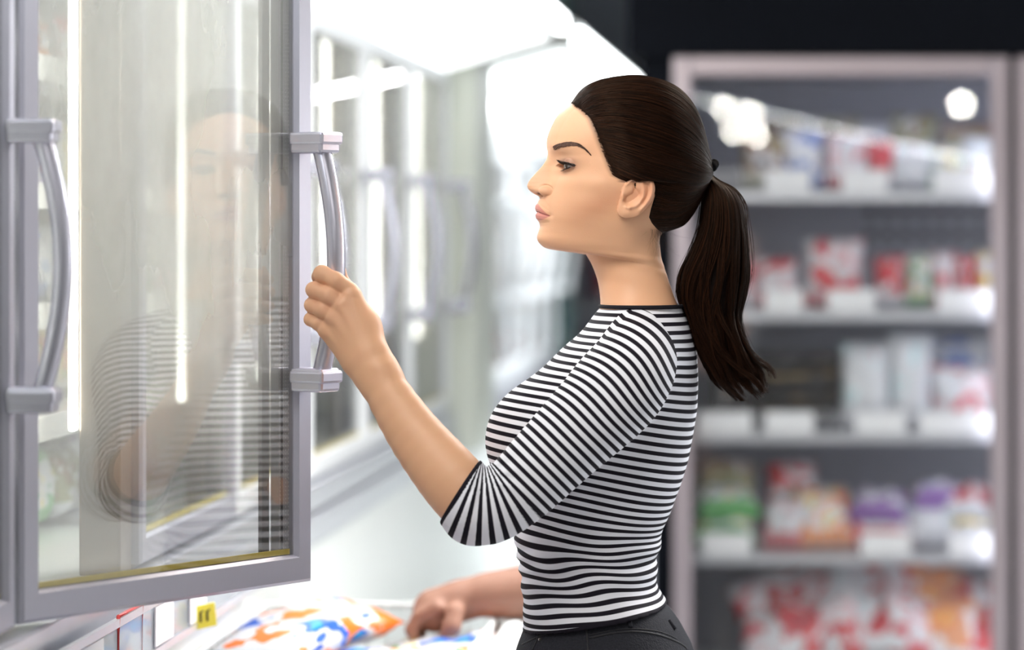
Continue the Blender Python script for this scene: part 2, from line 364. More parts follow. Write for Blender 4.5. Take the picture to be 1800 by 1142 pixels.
# second, lower bank further on
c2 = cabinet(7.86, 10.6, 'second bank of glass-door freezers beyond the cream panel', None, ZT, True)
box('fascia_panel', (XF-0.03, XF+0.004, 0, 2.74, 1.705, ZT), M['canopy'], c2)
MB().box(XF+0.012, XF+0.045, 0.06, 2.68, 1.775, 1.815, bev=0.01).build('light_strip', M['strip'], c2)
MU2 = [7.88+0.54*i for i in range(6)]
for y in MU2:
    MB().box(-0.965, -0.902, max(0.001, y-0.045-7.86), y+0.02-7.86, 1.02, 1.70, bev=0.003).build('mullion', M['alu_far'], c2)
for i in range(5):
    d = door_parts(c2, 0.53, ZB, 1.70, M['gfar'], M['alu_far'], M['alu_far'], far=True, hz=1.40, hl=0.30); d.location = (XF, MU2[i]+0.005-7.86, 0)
for z in (1.03, 1.25, 1.47):
    MB().box(-1.53, -0.985, 0.02, 2.70, z-0.006, z+0.004).build('shelf', M['white'], c2)
for si, z in enumerate((1.04, 1.256, 1.476)):
    for j in range(9):
        k = rnd.choice([7, 10, 0, 3, 4, 6]); w = 0.25
        pouch(k, cnt, (-1.12, 8.02+j*0.29, z+0.075), (math.pi/2-0.15, 0, math.pi/2), (w, 0.14, 0.08),
              '%s bag on the far bank\'s %s shelf, %s from cream panel' % (PMN[k], ['bottom', 'middle', 'top'][si], ['first', 'second', 'third', 'fourth', 'fifth', 'sixth', 'seventh', 'eighth', 'ninth'][j]), 'bags in the far freezer bank'); cnt += 1
tag(box('green_post', (-0.90, -0.815, 10.64, 10.72, 0, 2.3), M['green'], bev=0.008), 'dark green post at the far end of the freezer row', 'post')
# shelf unit beyond, with warm coloured goods
r = tag(empty('end_shelf_unit', (-0.35, 13.2, 0)), 'pale shelf unit far down the aisle behind the dark green post', 'shelf unit')
box('back_panel', (-0.9, 0.7, 0.36, 0.40, 0, 2.0), M['greyl'], r)
for z in (0.35, 0.75, 1.12, 1.5): box('shelf', (-0.9, 0.7, 0, 0.36, z-0.02, z), M['white'], r)
for side in (-0.92, 0.70): box('side_panel', (side, side+0.02, 0, 0.40, 0, 2.0), M['white'], r)
for si, z in enumerate((0.755, 1.125)):
    for j in range(3):
        tagk = [7, 10, 1][(si+j) % 3]
        pouch(tagk, cnt, (-1.12+0.32*j, 13.34, z+0.14), (math.pi/2-0.1, 0, 0), (0.26, 0.28, 0.1), '%s bag on the %s shelf of the distant end unit, %s' % (PMN[tagk], ['lower', 'upper'][si], ['outermost', 'second along', 'third along'][j]), 'bags on the distant end unit'); cnt += 1

# ------------------------------------------------------------------ chest freezer under the doors
ch = tag(empty('chest_freezer', (0, 2.2, 0)), 'white open-top chest freezer running below the glass doors', 'chest freezer')
L = 8.4
box('back_wall', (-0.90, XF, 0, L, 0.10, 0.920), M['white'], ch)
box('front_wall', (-0.46, -0.425, 0, L, 0.10, 0.835), M['white'], ch, 0.004)
box('liner_floor', (XF, -0.46, 0, L, 0.10, 0.52), M['white'], ch)
box('end_wall', (XF, -0.46, 0, 0.04, 0.10, 0.835), M['white'], ch)
box('end_wall', (XF, -0.46, L-0.04, L, 0.10, 0.835), M['white'], ch)
MB().tube([(-0.442, 0, 0.850), (-0.442, L, 0.850)], 0.022, seg=16).build('front_rim', M['white'], ch)
box('bumper', (-0.425, -0.412, 0, L, 0.62, 0.70), M['alu_l'], ch, 0.003)
box('plinth', (-0.88, -0.45, 0, L, 0, 0.10), M['black'], ch)
# wire basket edges inside
def wire_basket(y0, y1, label):
    b = MB(); x0, x1, zt, zb = -0.855, -0.475, 0.868, 0.56; r_ = 0.0032
    b.tube([(x0, y0, zt), (x1, y0, zt), (x1, y1, zt), (x0, y1, zt)], 0.005, seg=8, closed=True)
    for z in (0.80, 0.72, 0.64, zb): b.tube([(x0, y0, z), (x1, y0, z), (x1, y1, z), (x0, y1, z)], r_, seg=6, closed=True)
    n = 12
    for i in range(n+1):
        x = x0+(x1-x0)*i/n
        b.tube([(x, y0, zt), (x, y0, zb), (x, y1, zb), (x, y1, zt)], r_, seg=6)
    m = int((y1-y0)/0.05)
    for i in range(m+1):
        y = y0+(y1-y0)*i/m
        b.tube([(x0, y, zt), (x0, y, zb), (x1, y, zb), (x1, y, zt)], r_, seg=6)
    return tag(b.build('wire_basket', M['white']), label, 'wire basket', 'wire baskets in the chest freezer')
wire_basket(3.30, 4.22, 'white wire basket of bags in the chest freezer, in front of the reaching hand')
wire_basket(4.26, 4.86, 'white wire basket of bags in the chest freezer, under the reaching hand')
spots = [(4.02, -0.76, 12, 0.10), (4.05, -0.60, 7, 0.5), (4.10, -0.53, 2, -0.3), (3.80, -0.74, 0, -0.2), (3.85, -0.58, 6, 0.4),
         (4.42, -0.76, 12, 0.8), (4.45, -0.64, 12, 0.2), (4.42, -0.55, 6, -0.5), (4.62, -0.74, 12, 0.4), (4.64, -0.52, 12, 0.9), (4.66, -0.55, 2, 0.1), (3.60, -0.62, 9, 0.3), (3.62, -0.78, 2, 0.1),
         (3.46, -0.56, 7, 0.2), (3.42, -0.74, 3, 0.6)]
for lay, zz in ((0, 0.66), (1, 0.755), (2, 0.862)):
    for i, (y, x, k, a) in enumerate(spots):
        if lay < 2 and i % 2: continue
        kk = k if lay == 2 else (k+lay*3) % 12
        zz_ = zz-0.055 if y > 4.3 and x > -0.70 else zz
        pouch(kk, i+lay, (x, y, zz_+(0.012 if i % 3 == 0 else 0)), (0.12*math.sin(i*2.1), 0.10*math.cos(i*1.3), a+lay), (0.17, 0.21, 0.075),
              '%s bag in the chest, %s layer, %s' % (PMN[kk], ['lowest', 'middle', 'top'][lay],
              ['at the back before the divider', 'centred before the divider', 'by the rim before the divider', 'back, two before the divider', 'centre, two before the divider', 'at the back wall past the divider', 'just past the divider', 'by the rim past the divider', 'at the far back corner', 'under the reaching hand', 'at the far rim corner', 'in the near half', 'near the back in the near half', 'at the near rim', 'at the near back corner'][i]),
              'bags lying in the chest freezer')
# price rail, labels and tag under the doors
rl = tag(empty('price_rail', (0, 3.40, 0)), 'clear plastic price rail with labels below the open glass door', 'price rail')
xr = XF+0.026
box('rail_channel', (xr-0.001, xr+0.006, 0, 1.3, 0.980, 0.990), M['alu_l'], rl)
box('rail_channel', (xr-0.001, xr+0.006, 0, 1.3, 0.916, 0.925), M['alu_l'], rl)
box('holder_sheet', (xr, xr+0.002, 0, 1.3, 0.925, 0.980), M['clear'], rl)
for (ya, yb, red) in ((0.32, 0.45, 1), (0.53, 0.64, 0), (0.12, 0.24, 0), (0.75, 0.86, 0)):
    f = box('price_card', (xr+0.003, xr+0.005, ya, yb, 0.905 if red else 0.927, 0.995 if red else 0.978), M['paper'] if not red else M['clear'], rl)
    if red:
        b = MB(); x = xr+0.004
        b.tube([(x, ya, 0.907), (x, yb, 0.907), (x, yb, 0.993), (x, ya, 0.993)], 0.0026, seg=6, closed=True)
        b.box(x-0.002, x+0.002, ya, yb, 0.902, 0.920); b.build('red_border', M['red'], f)
tg = tag(MB().box(-0.0015, 0.0015, -0.017, 0.017, -0.016, 0.016, bev=0.0006).build('yellow_tag', M['yellow']), 'small yellow price tag clipped under the sill by the open door', 'price tag')
tg.location = (XF+0.040, 4.20, 0.933); tg.rotation_euler = (0.12, 0, -0.9)
b = MB(); b.tube([(0.002, -0.007, -0.007), (0.002, -0.006, 0.007), (0.002, -0.002, 0.008)], 0.0013, seg=6).tube([(0.002, 0.003, -0.007), (0.002, 0.004, 0.007), (0.002, 0.008, 0.008)], 0.0013, seg=6)
b.build('printed_digits', M['ink'], tg)

# ------------------------------------------------------------------ upright freezer across the end of the aisle
YB = 7.0
def X7(px, d=YB): return (px-1420)*d/5400
def Z7(py, d=YB): return CZ-(py-405)*d/5400
bf = tag(empty('upright_display_freezer', (0, YB, 0)), 'tall dark-topped display freezer with glass doors behind the woman', 'freezer')
xl, xr_, xr2 = X7(1183), X7(1772), X7(1786)
zt = Z7(97)
box('header_panel', (xl-0.10, 1.32, -0.03, 0.8, zt, 2.35), M['black'], bf)
box('side_panel', (xl-0.07, xl, 0.0, 0.8, 0, zt), M['black'], bf)
box('side_panel', (1.26, 1.32, 0.0, 0.8, 0, zt), M['black'], bf)
box('plinth', (xl, 1.26, 0.02, 0.8, 0, 0.12), M['black'], bf)
box('roof_liner', (xl, 1.26, 0.06, 0.76, zt-0.03, zt), M['greyl'], bf)
MB().box(xl+0.05, 1.2, 0.060, 0.075, zt-0.039, zt-0.031, bev=0.003).build('light_tube', M['tube2'], bf)  # extra tube hidden behind the top rail, added to brighten the interior
# perforated / ribbed back liner
bb = MB().box(xl, 1.26, 0.74, 0.78, 0.12, zt-0.03)
for i in range(44):
    x = xl+0.03+i*0.0275; bb.box(x, x+0.010, 0.728, 0.742, 0.14, Z7(985))
bb.build('back_liner', M['greyl'], bf)
for j, zz in enumerate((Z7(372, 7.7), Z7(412, 7.7))):
    b = MB()
    for i in range(14):
        b.tube([(X7(1530, 7.7)+i*0.045, 0.735, zz), (X7(1530, 7.7)+i*0.045, 0.7385, zz)], 0.012, seg=12)
    b.build('vent_holes', M['blackg'], bf)
box('door_seal', (xr_, xr2, 0.012, 0.06, 0.12, zt), M['blackg'], bf)
for (xa, xb) in ((xl, xr_), (xr2, xr2+xr_-xl)):
    d = empty('door'); d.parent = bf
    st = 0.042
    b = MB().box(xa, xa+st, -0.02, 0.03, 0.14, zt-0.003, bev=0.005).box(xb-st+0.002, xb, -0.02, 0.03, 0.14, zt-0.003, bev=0.005)
    b.box(xa+st, xb-st, -0.018, 0.03, zt-0.046, zt-0.003, bev=0.004).box(xa+st, xb-st, -0.018, 0.03, 0.14, 0.20, bev=0.004)
    b.build('door_frame', M['pink'], d)
    g = box('glass_pane', (xa+st, xb-st, 0.0, 0.005, 0.20, zt-0.046), M['gback'], d)
    MB().box(xb-st+0.014, xb-st+0.032, 0.075, 0.093, 0.25, zt-0.06, bev=0.005).build('light_tube', M['tube2'] if 'tube2' in M else M['tube'], d)
D2 = 7.13
SH = [Z7(338, D2), Z7(548, D2), Z7(762, D2), Z7(975, D2), Z7(1190, D2)]
for k, z in enumerate(SH):
    b = MB().box(xl+0.01, 1.25, 0.13, 0.70, z-0.012, z).box(xl+0.01, 1.25, 0.12, 0.13, z-0.020, z+0.002, bev=0.002)
    n = 90
    for i in range(n):                   # low wire guard at the shelf front
        x = xl+0.02+i*(1.22-xl)/n; b.box(x, x+0.004, 0.121, 0.126, z+0.014, z+0.055)
    s = b.build('shelf', M['alu_l'], bf)
    for (pa, pb) in [[(1345, 1425), (1480, 1560), (1640, 1742)], [(1345, 1412), (1455, 1537), (1648, 1742)], [(1228, 1322), (1345, 1430), (1504, 1592), (1616, 1742)], [(1235, 1320), (1514, 1600), (1668, 1742)], [(1400, 1480)]][k]:
        box('price_label', (X7(pa, 7.11), X7(pb, 7.11), 0.106, 0.110, z+0.002, z+0.052), M['paper'], s)
def B7(k, seed, px0, px1, py0, py1, dep, th, lean, label, rz=0.0, rx=0):
    d = YB+dep; x0, x1, z0, z1 = X7(px0, d), X7(px1, d), Z7(py1, d), Z7(py0, d)
    pouch(k, seed, ((x0+x1)/2, d, (z0+z1)/2), (math.pi/2-lean, rx, rz), (x1-x0, z1-z0, th), label, 'bags in the upright freezer')
row = ['leftmost', 'second from left', 'third from left', 'fourth from left', 'fifth from left', 'sixth from left', 'seventh from left', 'rightmost']
# top shelf
for i, (k, a, b_, t_, u) in enumerate([(4, 1300, 1390, 235, 332), (3, 1370, 1450, 225, 332), (0, 1450, 1530, 235, 332), (1, 1520, 1575, 245, 332), (6, 1560, 1640, 250, 332), (2, 1630, 1700, 255, 332), (6, 1690, 1760, 240, 332)]):
    B7(k, i, a, b_, t_, u, 0.22, 0.10, 0.1, '%s bag on the tall freezer\'s top shelf, front row, %s' % (PMN[k], row[i]), 0.1*math.sin(i*3))
for i, (k, a, b_, t_, u) in enumerate([(4, 1345, 1440, 205, 325), (8, 1430, 1510, 205, 325), (3, 1500, 1570, 215, 325), (8, 1560, 1650, 200, 325), (4, 1650, 1750, 215, 325)]):
    B7(k, i+3, a, b_, t_, u, 0.38, 0.10, 0.1, '%s bag on the tall freezer\'s top shelf, back row, %s' % (PMN[k], row[i]), 0.1*math.cos(i*3))
# second shelf
for i, (k, a, b_, t_, u) in enumerate([(1, 1265, 1330, 455, 540), (0, 1325, 1405, 452, 540), (0, 1410, 1520, 418, 540), (1, 1535, 1592, 448, 540), (2, 1590, 1640, 445, 540), (0, 1636, 1680, 440, 540), (1, 1676, 1715, 446, 540), (11, 1712, 1765, 440, 540)]):
    B7(k, i+1, a, b_, t_, u, 0.24, 0.10, 0.12, '%s bag on the second shelf of the tall freezer, %s' % (PMN[k], row[i]), 0.12*math.sin(i*2))
# third shelf
for i in range(4):
    B7(5, i, 1330-4*i, 1480+3*i, 738-30*(i+1)-2, 738-30*i, 0.30, 0.26, 0, 'flat black and gold pack in the tall freezer, %s' % ['lowest of its pile', 'second up in its pile', 'third up in its pile', 'topmost of its pile'][i])
for i, (k, a, b_, t_, u) in enumerate([(6, 1476, 1570, 600, 755), (6, 1560, 1640, 585, 755), (0, 1632, 1752, 640, 755)]):
    B7(k, i+2, a, b_, t_, u, 0.22, 0.13, 0.12, ['large plain white bag beside the black stack on the third shelf', 'tall white bag in the middle of the third shelf', 'white bag with pink print at the lamp end of the third shelf'][i])
B7(3, 3, 1600, 1750, 590, 700, 0.42, 0.13, 0.12, 'pale blue and white bag behind the pink-printed one on the third shelf')
B7(5, 3, 1235, 1335, 640, 755, 0.30, 0.13, 0.12, 'dark bag behind the ponytail tip on the third shelf')
# fourth shelf
for i, (k, a, b_, t_, u, lean) in enumerate([(2, 1212, 1330, 890, 965, 0.9), (2, 1215, 1335, 850, 925, 1.1), (4, 1225, 1330, 805, 870, 1.0), (0, 1340, 1430, 870, 968, 0.5), (1, 1345, 1440, 808, 890, 0.6), (7, 1395, 1500, 850, 965, 0.5), (9, 1490, 1600, 855, 930, 1.1), (0, 1490, 1610, 895, 965, 0.8), (6, 1590, 1680, 880, 960, 0.9), (9, 1600, 1690, 850, 900, 1.1), (1, 1660, 1745, 845, 920, 0.9), (11, 1670, 1750, 895, 960, 0.9)]):
    B7(k, i, a, b_, t_, u, 0.26 if i not in (2, 4) else 0.36, 0.10, lean, '%s bag on the fourth shelf, %s' % (PMN[k], ['front of the end pile', 'upper bag of the end pile', 'dark one topping the end pile', 'low in the middle pile', 'leaning top of the middle pile', 'with a food picture in the middle pile', 'upper bag right of the middle pile', 'lower bag right of the middle pile', 'plain one before the lamp', 'striped one behind the plain one', 'heaped next to the lamp', 'front corner next to the lamp'][i]), 0.3*math.sin(i*1.7))
# bottom heap
for i in range(16):
    k = [0, 1, 0, 6, 1, 0, 10, 1][i % 8]; rr = random.Random(i)
    x = X7(1350)+0.068*(i % 8)+rr.uniform(-.01, .01); zz = SH[4]+0.06+(0.07 if i >= 8 else 0)+0.05*math.sin((i % 8)/8*math.pi)
    pouch(k, i, (x, YB+(0.22 if i < 8 else 0.34), zz), (0.9+rr.uniform(-.3, .3), rr.uniform(-.4, .4), rr.uniform(-.5, .5)), (0.16, 0.17, 0.06),
          '%s bag heaped on the bottom shelf, %s row, %s' % (PMN[k], 'front' if i < 8 else 'back', row[i % 8]), 'bags in the upright freezer')
# ceiling spot lamps behind the viewer that glint in the freezer glass
for i, (px, py) in enumerate(((1272, 190), (1318, 198), (1290, 232), (1330, 236), (1690, 183), (1762, 196))):
    dx, dz = (px-1420)/5400, -(py-405)/5400
    Yv = 16.0                                # virtual depth of the mirrored lamp
    t = tag(empty('spot_lamp', (dx*Yv, 2*YB-Yv, CZ+dz*Yv)), 'small white spot lamp hanging behind the viewer, %s' % ['first of the four-lamp cluster', 'second of the four-lamp cluster', 'third of the four-lamp cluster', 'lowest of the four-lamp cluster', 'single lamp over the other aisle side', 'lamp next to the single one'][i], 'lamp', 'spot lamps')
    MB().tube([(0, 0, 3.1-t.location.z), (0, 0, 0.03)], 0.004, seg=6).build('hanging_rod', M['blackg'], t)
    b = bmesh.new(); bmesh.ops.create_uvsphere(b, u_segments=16, v_segments=10, radius=0.028 if i == 4 else 0.019)
    mb = MB(); mb.b.free(); mb.b = b; mb.build('lamp_bulb', M['spot'], t)
# ------------------------------------------------------------------ implicit surfaces and meshing tools
def surf_nets(D, org, h):
    S = D < 0; nx, ny, nz = D.shape
    cnt = np.zeros((nx-1, ny-1, nz-1), np.int8)
    for a in (0, 1):
        for b in (0, 1):
            for c in (0, 1): cnt += S[a:nx-1+a, b:ny-1+b, c:nz-1+c]
    act = np.argwhere((cnt > 0) & (cnt < 8)); del cnt
    idx = -np.ones((nx-1, ny-1, nz-1), np.int32); idx[tuple(act.T)] = np.arange(len(act))
    P_ = np.zeros((len(act), 3)); N_ = np.zeros(len(act))
    corners = [(a, b, c) for a in (0, 1) for b in (0, 1) for c in (0, 1)]
    V = {cr: D[act[:, 0]+cr[0], act[:, 1]+cr[1], act[:, 2]+cr[2]].astype(np.float64) for cr in corners}
    for c0 in corners:
        for ax in range(3):
            if c0[ax]: continue
            c1_ = list(c0); c1_[ax] = 1; c1_ = tuple(c1_)
            d0, d1 = V[c0], V[c1_]; m = (d0 < 0) != (d1 < 0)
            t = np.where(m, d0/(np.where(m, d0-d1, 1)), 0)
            p = np.array(c0, float)[None, :].repeat(len(act), 0); p[:, ax] += t
            P_[m] += p[m]; N_[m] += 1
    verts = (act+P_/N_[:, None])*h+np.array(org)
    quads = []
    for ax in range(3):
        sl0 = [slice(None)]*3; sl1 = [slice(None)]*3; sl0[ax] = slice(0, -1); sl1[ax] = slice(1, None)
        A, B = S[tuple(sl0)], S[tuple(sl1)]; e = np.argwhere(A != B)
        u, v = (ax+1) % 3, (ax+2) % 3
        e = e[(e[:, u] > 0) & (e[:, v] > 0) & (e[:, u] < D.shape[u]-1) & (e[:, v] < D.shape[v]-1)]
        fl = A[tuple(e.T)]
        def g(du, dv):
            q = e.copy(); q[:, u] += du; q[:, v] += dv; return idx[tuple(q.T)]
        Q = np.stack([g(-1, -1), g(0, -1), g(0, 0), g(-1, 0)], 1); Q[~fl] = Q[~fl][:, ::-1]
        quads.append(Q)
    return verts, np.concatenate(quads)
def np_mesh(name, verts, faces, smooth=True):
    me = bpy.data.meshes.new(name); faces = np.asarray(faces, np.int32); k = faces.shape[1]
    me.vertices.add(len(verts)); me.vertices.foreach_set('co', np.asarray(verts, np.float32).ravel())
    me.loops.add(faces.size); me.loops.foreach_set('vertex_index', faces.ravel())
    me.polygons.add(len(faces)); me.polygons.foreach_set('loop_start', np.arange(0, faces.size, k, dtype=np.int32))
    me.polygons.foreach_set('loop_total', np.full(len(faces), k, np.int32))
    me.polygons.foreach_set('use_smooth', [smooth]*len(faces)); me.update(calc_edges=True); me.validate()
    return me
def vco(me):
    a = np.empty(len(me.vertices)*3, np.float32); me.vertices.foreach_get('co', a); return a.reshape(-1, 3).astype(np.float64)
def vno(me):
    a = np.empty(len(me.vertices)*3, np.float32); me.vertex_normals.foreach_get('vector', a); return a.reshape(-1, 3).astype(np.float64)
def attr(me, name, vals):
    a = me.attributes.get(name) or me.attributes.new(name, 'FLOAT', 'POINT'); a.data.foreach_set('value', np.asarray(vals, np.float32))
class Field:
    def __init__(s, lo, hi, h):
        s.lo = np.array(lo, float); s.h = h; n = np.ceil((np.array(hi)-s.lo)/h).astype(int)+1
        s.D = np.full(n, 0.05, np.float32)
    def sub(s, lo, hi):
        a = np.maximum(0, np.floor((np.array(lo)-s.lo)/s.h).astype(int)); b = np.minimum(s.D.shape, np.ceil((np.array(hi)-s.lo)/s.h).astype(int)+1)
        sl = tuple(slice(x, y) for x, y in zip(a, b))
        g = [s.lo[i]+s.h*np.arange(a[i], b[i], dtype=np.float32) for i in range(3)]
        return sl, g[0][:, None, None], g[1][None, :, None], g[2][None, None, :]
    def add(s, fn, lo, hi, k=0.004, op='u'):
        sl, X, Y, Z = s.sub(lo, hi)
        d = fn(X, Y, Z).astype(np.float32); a = s.D[sl]
        if op == 'u': hh = np.maximum(k-np.abs(a-d), 0)/k; s.D[sl] = np.minimum(a, d)-hh*hh*k*0.25
        else: hh = np.maximum(k-np.abs(a+d), 0)/k; s.D[sl] = np.maximum(a, -d)+hh*hh*k*0.25     # carve
    def chain(s, pts, rad, k=0.004, ki=0.006, sy=1.0, sp=0):
        """one smooth limb through pts; sy > 1 flattens it in depth"""
        if sp:
            K = np.array([list(p)+[r] for p, r in zip(pts, rad)]); K = cr_interp(K, np.linspace(0, len(pts)-1, (len(pts)-1)*sp+1)); pts, rad = K[:, :3], K[:, 3]; ki = .002
        pts = [np.array(p, float) for p in pts]; m = max(rad)+0.02+k
        lo = np.min(pts, 0)-m; hi = np.max(pts, 0)+m
        def fn(X, Y, Z):
            out = None
            for i in range(len(pts)-1):
                d = rcone(X, Y, Z, pts[i], pts[i+1], rad[i], rad[i+1], sy)
                if out is None: out = d
                else:
                    hh = np.maximum(ki-np.abs(out-d), 0)/ki; out = np.minimum(out, d)-hh*hh*ki*0.25
            return out
        s.add(fn, lo, hi, k)
    def ball(s, c, r, k=0.006, sc3=(1, 1, 1), op='u'):
        c = np.array(c, float); m = r*max(sc3)+0.015+k; rx, ry, rz = [r*q for q in sc3]; rm = min(rx, ry, rz)
        s.add(lambda X, Y, Z: (np.sqrt(((X-c[0])/rx)**2+((Y-c[1])/ry)**2+((Z-c[2])/rz)**2)-1)*rm, c-m, c+m, k, op)
def rcone(X, Y, Z, a, b, ra, rb, sy=1.0):
    ax, ay, az = b[0]-a[0], (b[1]-a[1])*sy, b[2]-a[2]; L = ax*ax+ay*ay+az*az+1e-12
    px_, py_, pz_ = X-a[0], (Y-a[1])*sy, Z-a[2]
    t = np.clip((px_*ax+py_*ay+pz_*az)/L, 0, 1)
    return (np.sqrt((px_-t*ax)**2+(py_-t*ay)**2+(pz_-t*az)**2)-(ra+(rb-ra)*t))/sy**0.5
def cr_interp(keys, u):
    """Catmull-Rom through key rows"""
    K = np.asarray(keys, float); n = len(K); u = np.clip(u, 0, n-1.000001); i = u.astype(int); f = (u-i)[:, None]
    p0, p1, p2, p3 = K[np.maximum(i-1, 0)], K[i], K[np.minimum(i+1, n-1)], K[np.minimum(i+2, n-1)]
    return 0.5*(2*p1+(p2-p0)*f+(2*p0-5*p1+4*p2-p3)*f*f+(3*p1-p0-3*p2+p3)*f**3)
def sm(x, a, b):
    t = np.clip((x-a)/(b-a), 0, 1); return t*t*(3-2*t)

# ------------------------------------------------------------------ the woman's head (own frame: face to -x, near side -y)
HS = 1410.0; PSI = math.radians(10.6); YAW = math.radians(14.0)
HO = np.array(P(1100, 405, 3.83))
def LX(px, ly=0.0): return ((np.asarray(px, float)-1100)/HS+np.asarray(ly)*math.sin(PSI))/math.cos(PSI)
def LZ(py): return (405-np.asarray(py, float))/HS
#        Fx    Fy    Bx    By   w(mm) sm    p    yaw
HK = [(1110, 147, 1120, 147, 3,  .50, 2.0),
      (1080, 151, 1155, 154, 30, .52, 2.0),
      (1048, 160, 1184, 167, 46, .54, 2.0),
      (1024, 172, 1202, 186, 57, .56, 2.1),
      (1003, 186, 1215, 210, 64, .57, 2.1),
      (984,  204, 1224, 238, 69, .58, 2.1),
      (972,  226, 1230, 270, 72, .58, 2.15),
      (966,  246, 1231, 297, 72.5, .58, 2.2),
      (969.5,265, 1226, 322, 72, .57, 2.2),
      (971,  285, 1217, 345, 71.5, .56, 2.1),
      (970,  305, 1206, 366, 70.5, .55, 2.1),
      (964,  325, 1192, 384, 69, .55, 2.0),
      (957,  345, 1176, 398, 67, .55, 1.95),
      (952,  360, 1166, 407, 64, .56, 1.9),
      (950,  375, 1160, 414, 61, .57, 1.85),
      (950,  390, 1158, 424, 58, .58, 1.8),
      (949,  405, 1159, 434, 55.5, .59, 1.75),
      (947,  417, 1160, 443, 53.5, .60, 1.7),
      (950.5, 427, 1161, 451, 51.5, .60, 1.65),
      (962,  436, 1163, 459, 50, .60, 1.65),
      (985,  439.5, 1166, 467, 46.5, .58, 1.7),
      (1010, 437.5, 1168, 475, 44, .56, 1.8),
      (1027, 443, 1171, 483, 43, .54, 1.9),
      (1036, 455, 1174, 493, 43, .52, 2.0),
      (1043.5, 470, 1178, 505, 44.5, .50, 2.0),
      (1051, 492, 1184, 522, 47, .50, 2.0),
      (1055, 515, 1190, 538, 53, .50, 2.0),
      (1056, 536, 1194, 552, 62, .50, 2.0),
      (1050, 560, 1204, 575, 74, .50, 2.2),
      (1028, 600, 1206, 612, 98, .50, 2.4),
      (995,  640, 1206, 655, 112, .52, 2.4),
      (920,  720, 1204, 730, 112, .5, 2.4),
      (895,  800, 1198, 800, 108, .5, 2.4),
      (900,  880, 1176, 880, 100, .5, 2.4),
      (915,  960, 1146, 960, 90, .5, 2.4),
      (925,  1030, 1144, 1030, 92, .5, 2.4)]
den = [8, 8, 8, 9, 14, 16, 18, 20, 24, 26, 26, 26, 24, 20, 20, 18, 18, 16, 14, 14, 14, 10, 8, 8, 10, 12, 10, 8, 8, 8, 8, 8, 8, 8, 8]
us = np.concatenate([i+np.arange(math.ceil(den[i]*1.3))/math.ceil(den[i]*1.3) for i in range(len(HK)-1)]+[[len(HK)-1]])
R_ = cr_interp(HK, us); NR = len(R_)
NT = 150
tt = (np.linspace(0, 1, NT+1))**1.25
s_ = (1-np.cos(np.pi*tt))/2
Fx, Fy, Bx, By, Wd, SMx, PP = [R_[:, k][:, None] for k in range(7)]
S2 = np.broadcast_to(s_[None, :], (NR, NT+1))
fr_ = np.clip((SMx-S2)/SMx, 0, 1); bk_ = np.clip((S2-SMx)/(1-SMx), 0, 1)
G = np.where(S2 < SMx, (1-fr_**PP)**0.5, (1-bk_**2.15)**0.5)
PXm = Fx+(Bx-Fx)*S2; PYm = Fy+(By-Fy)*S2**1.0
def nose_lip(py, y):
    """forward displacement in px at height py and |lateral| y (m)"""
    Np = [255, 262, 270, 281, 291.5, 303, 312.5, 320, 327, 333, 337.5, 341.5, 345, 350]
    Nh = [0, 0.3, 2.0, 6.0, 13, 22.5, 29, 32, 32, 28, 21.5, 14.5, 6, 0]
    Wn = [.012, .012, .0105, .0075, .0062, .0068, .0080, .0092, .0105, .0112, .0112, .0105, .009, .009]
    n = np.interp(py, Np, Nh); w = np.interp(py, Np, Wn)
    d = n*np.exp(-(y/w)**2.3)
    d += np.interp(py, [262, 275, 300, 325, 345], [0, 3, 6, 7, 0])*np.exp(-(y/0.016)**2)*(1-np.exp(-(y/w)**2.3))
    d += 7*np.exp(-(np.abs(y-.0128)/.0062)**2.6-(np.abs(py-336)/8.5)**2.6)           # ala
    d -= 1.5*np.exp(-((y-.0220)/.0030)**2-((py-335)/9)**2)               # crease behind it
    d -= 13.0*np.exp(-((y-.0072)/.0034)**2-((py-342)/3.0)**2)          # nostril
    f = np.clip(1-(y/.0255)**2, 0, 1)**0.75; sl = 371.8+7*(np.clip(y, 0, .03)/.023)**1.5
    Lp = [-26, -20, -15, -11.5, -6, -2, 0, 2, 5.5, 11, 15, 19, 26]
    Lh = [3, 5.6, 6.4, 8.6, 8.6, 6.6, 2.2, 4.6, 6.8, 6.2, 3.0, 0.6, 0]
    d += np.interp((py-sl)*np.where(py < sl, 1/(1-.45*(y/.0255)**2+1e-6).clip(.3, 1), 1/(1-.45*(y/.0255)**2+1e-6).clip(.3, 1)), Lp, Lh)*f
    d -= 1.2*np.exp(-(y/.0028)**2-((py-352)/5)**2)                       # philtrum
    d -= 1.6*np.exp(-((y-.026)/.003)**2-((py-379)/4)**2)
    d -= 2.0*np.exp(-(y/.013)**2-((py-398)/6)**2)
    return d
EC = np.array([-.0708, -.0312, LZ(292.5)]); ER = .0121
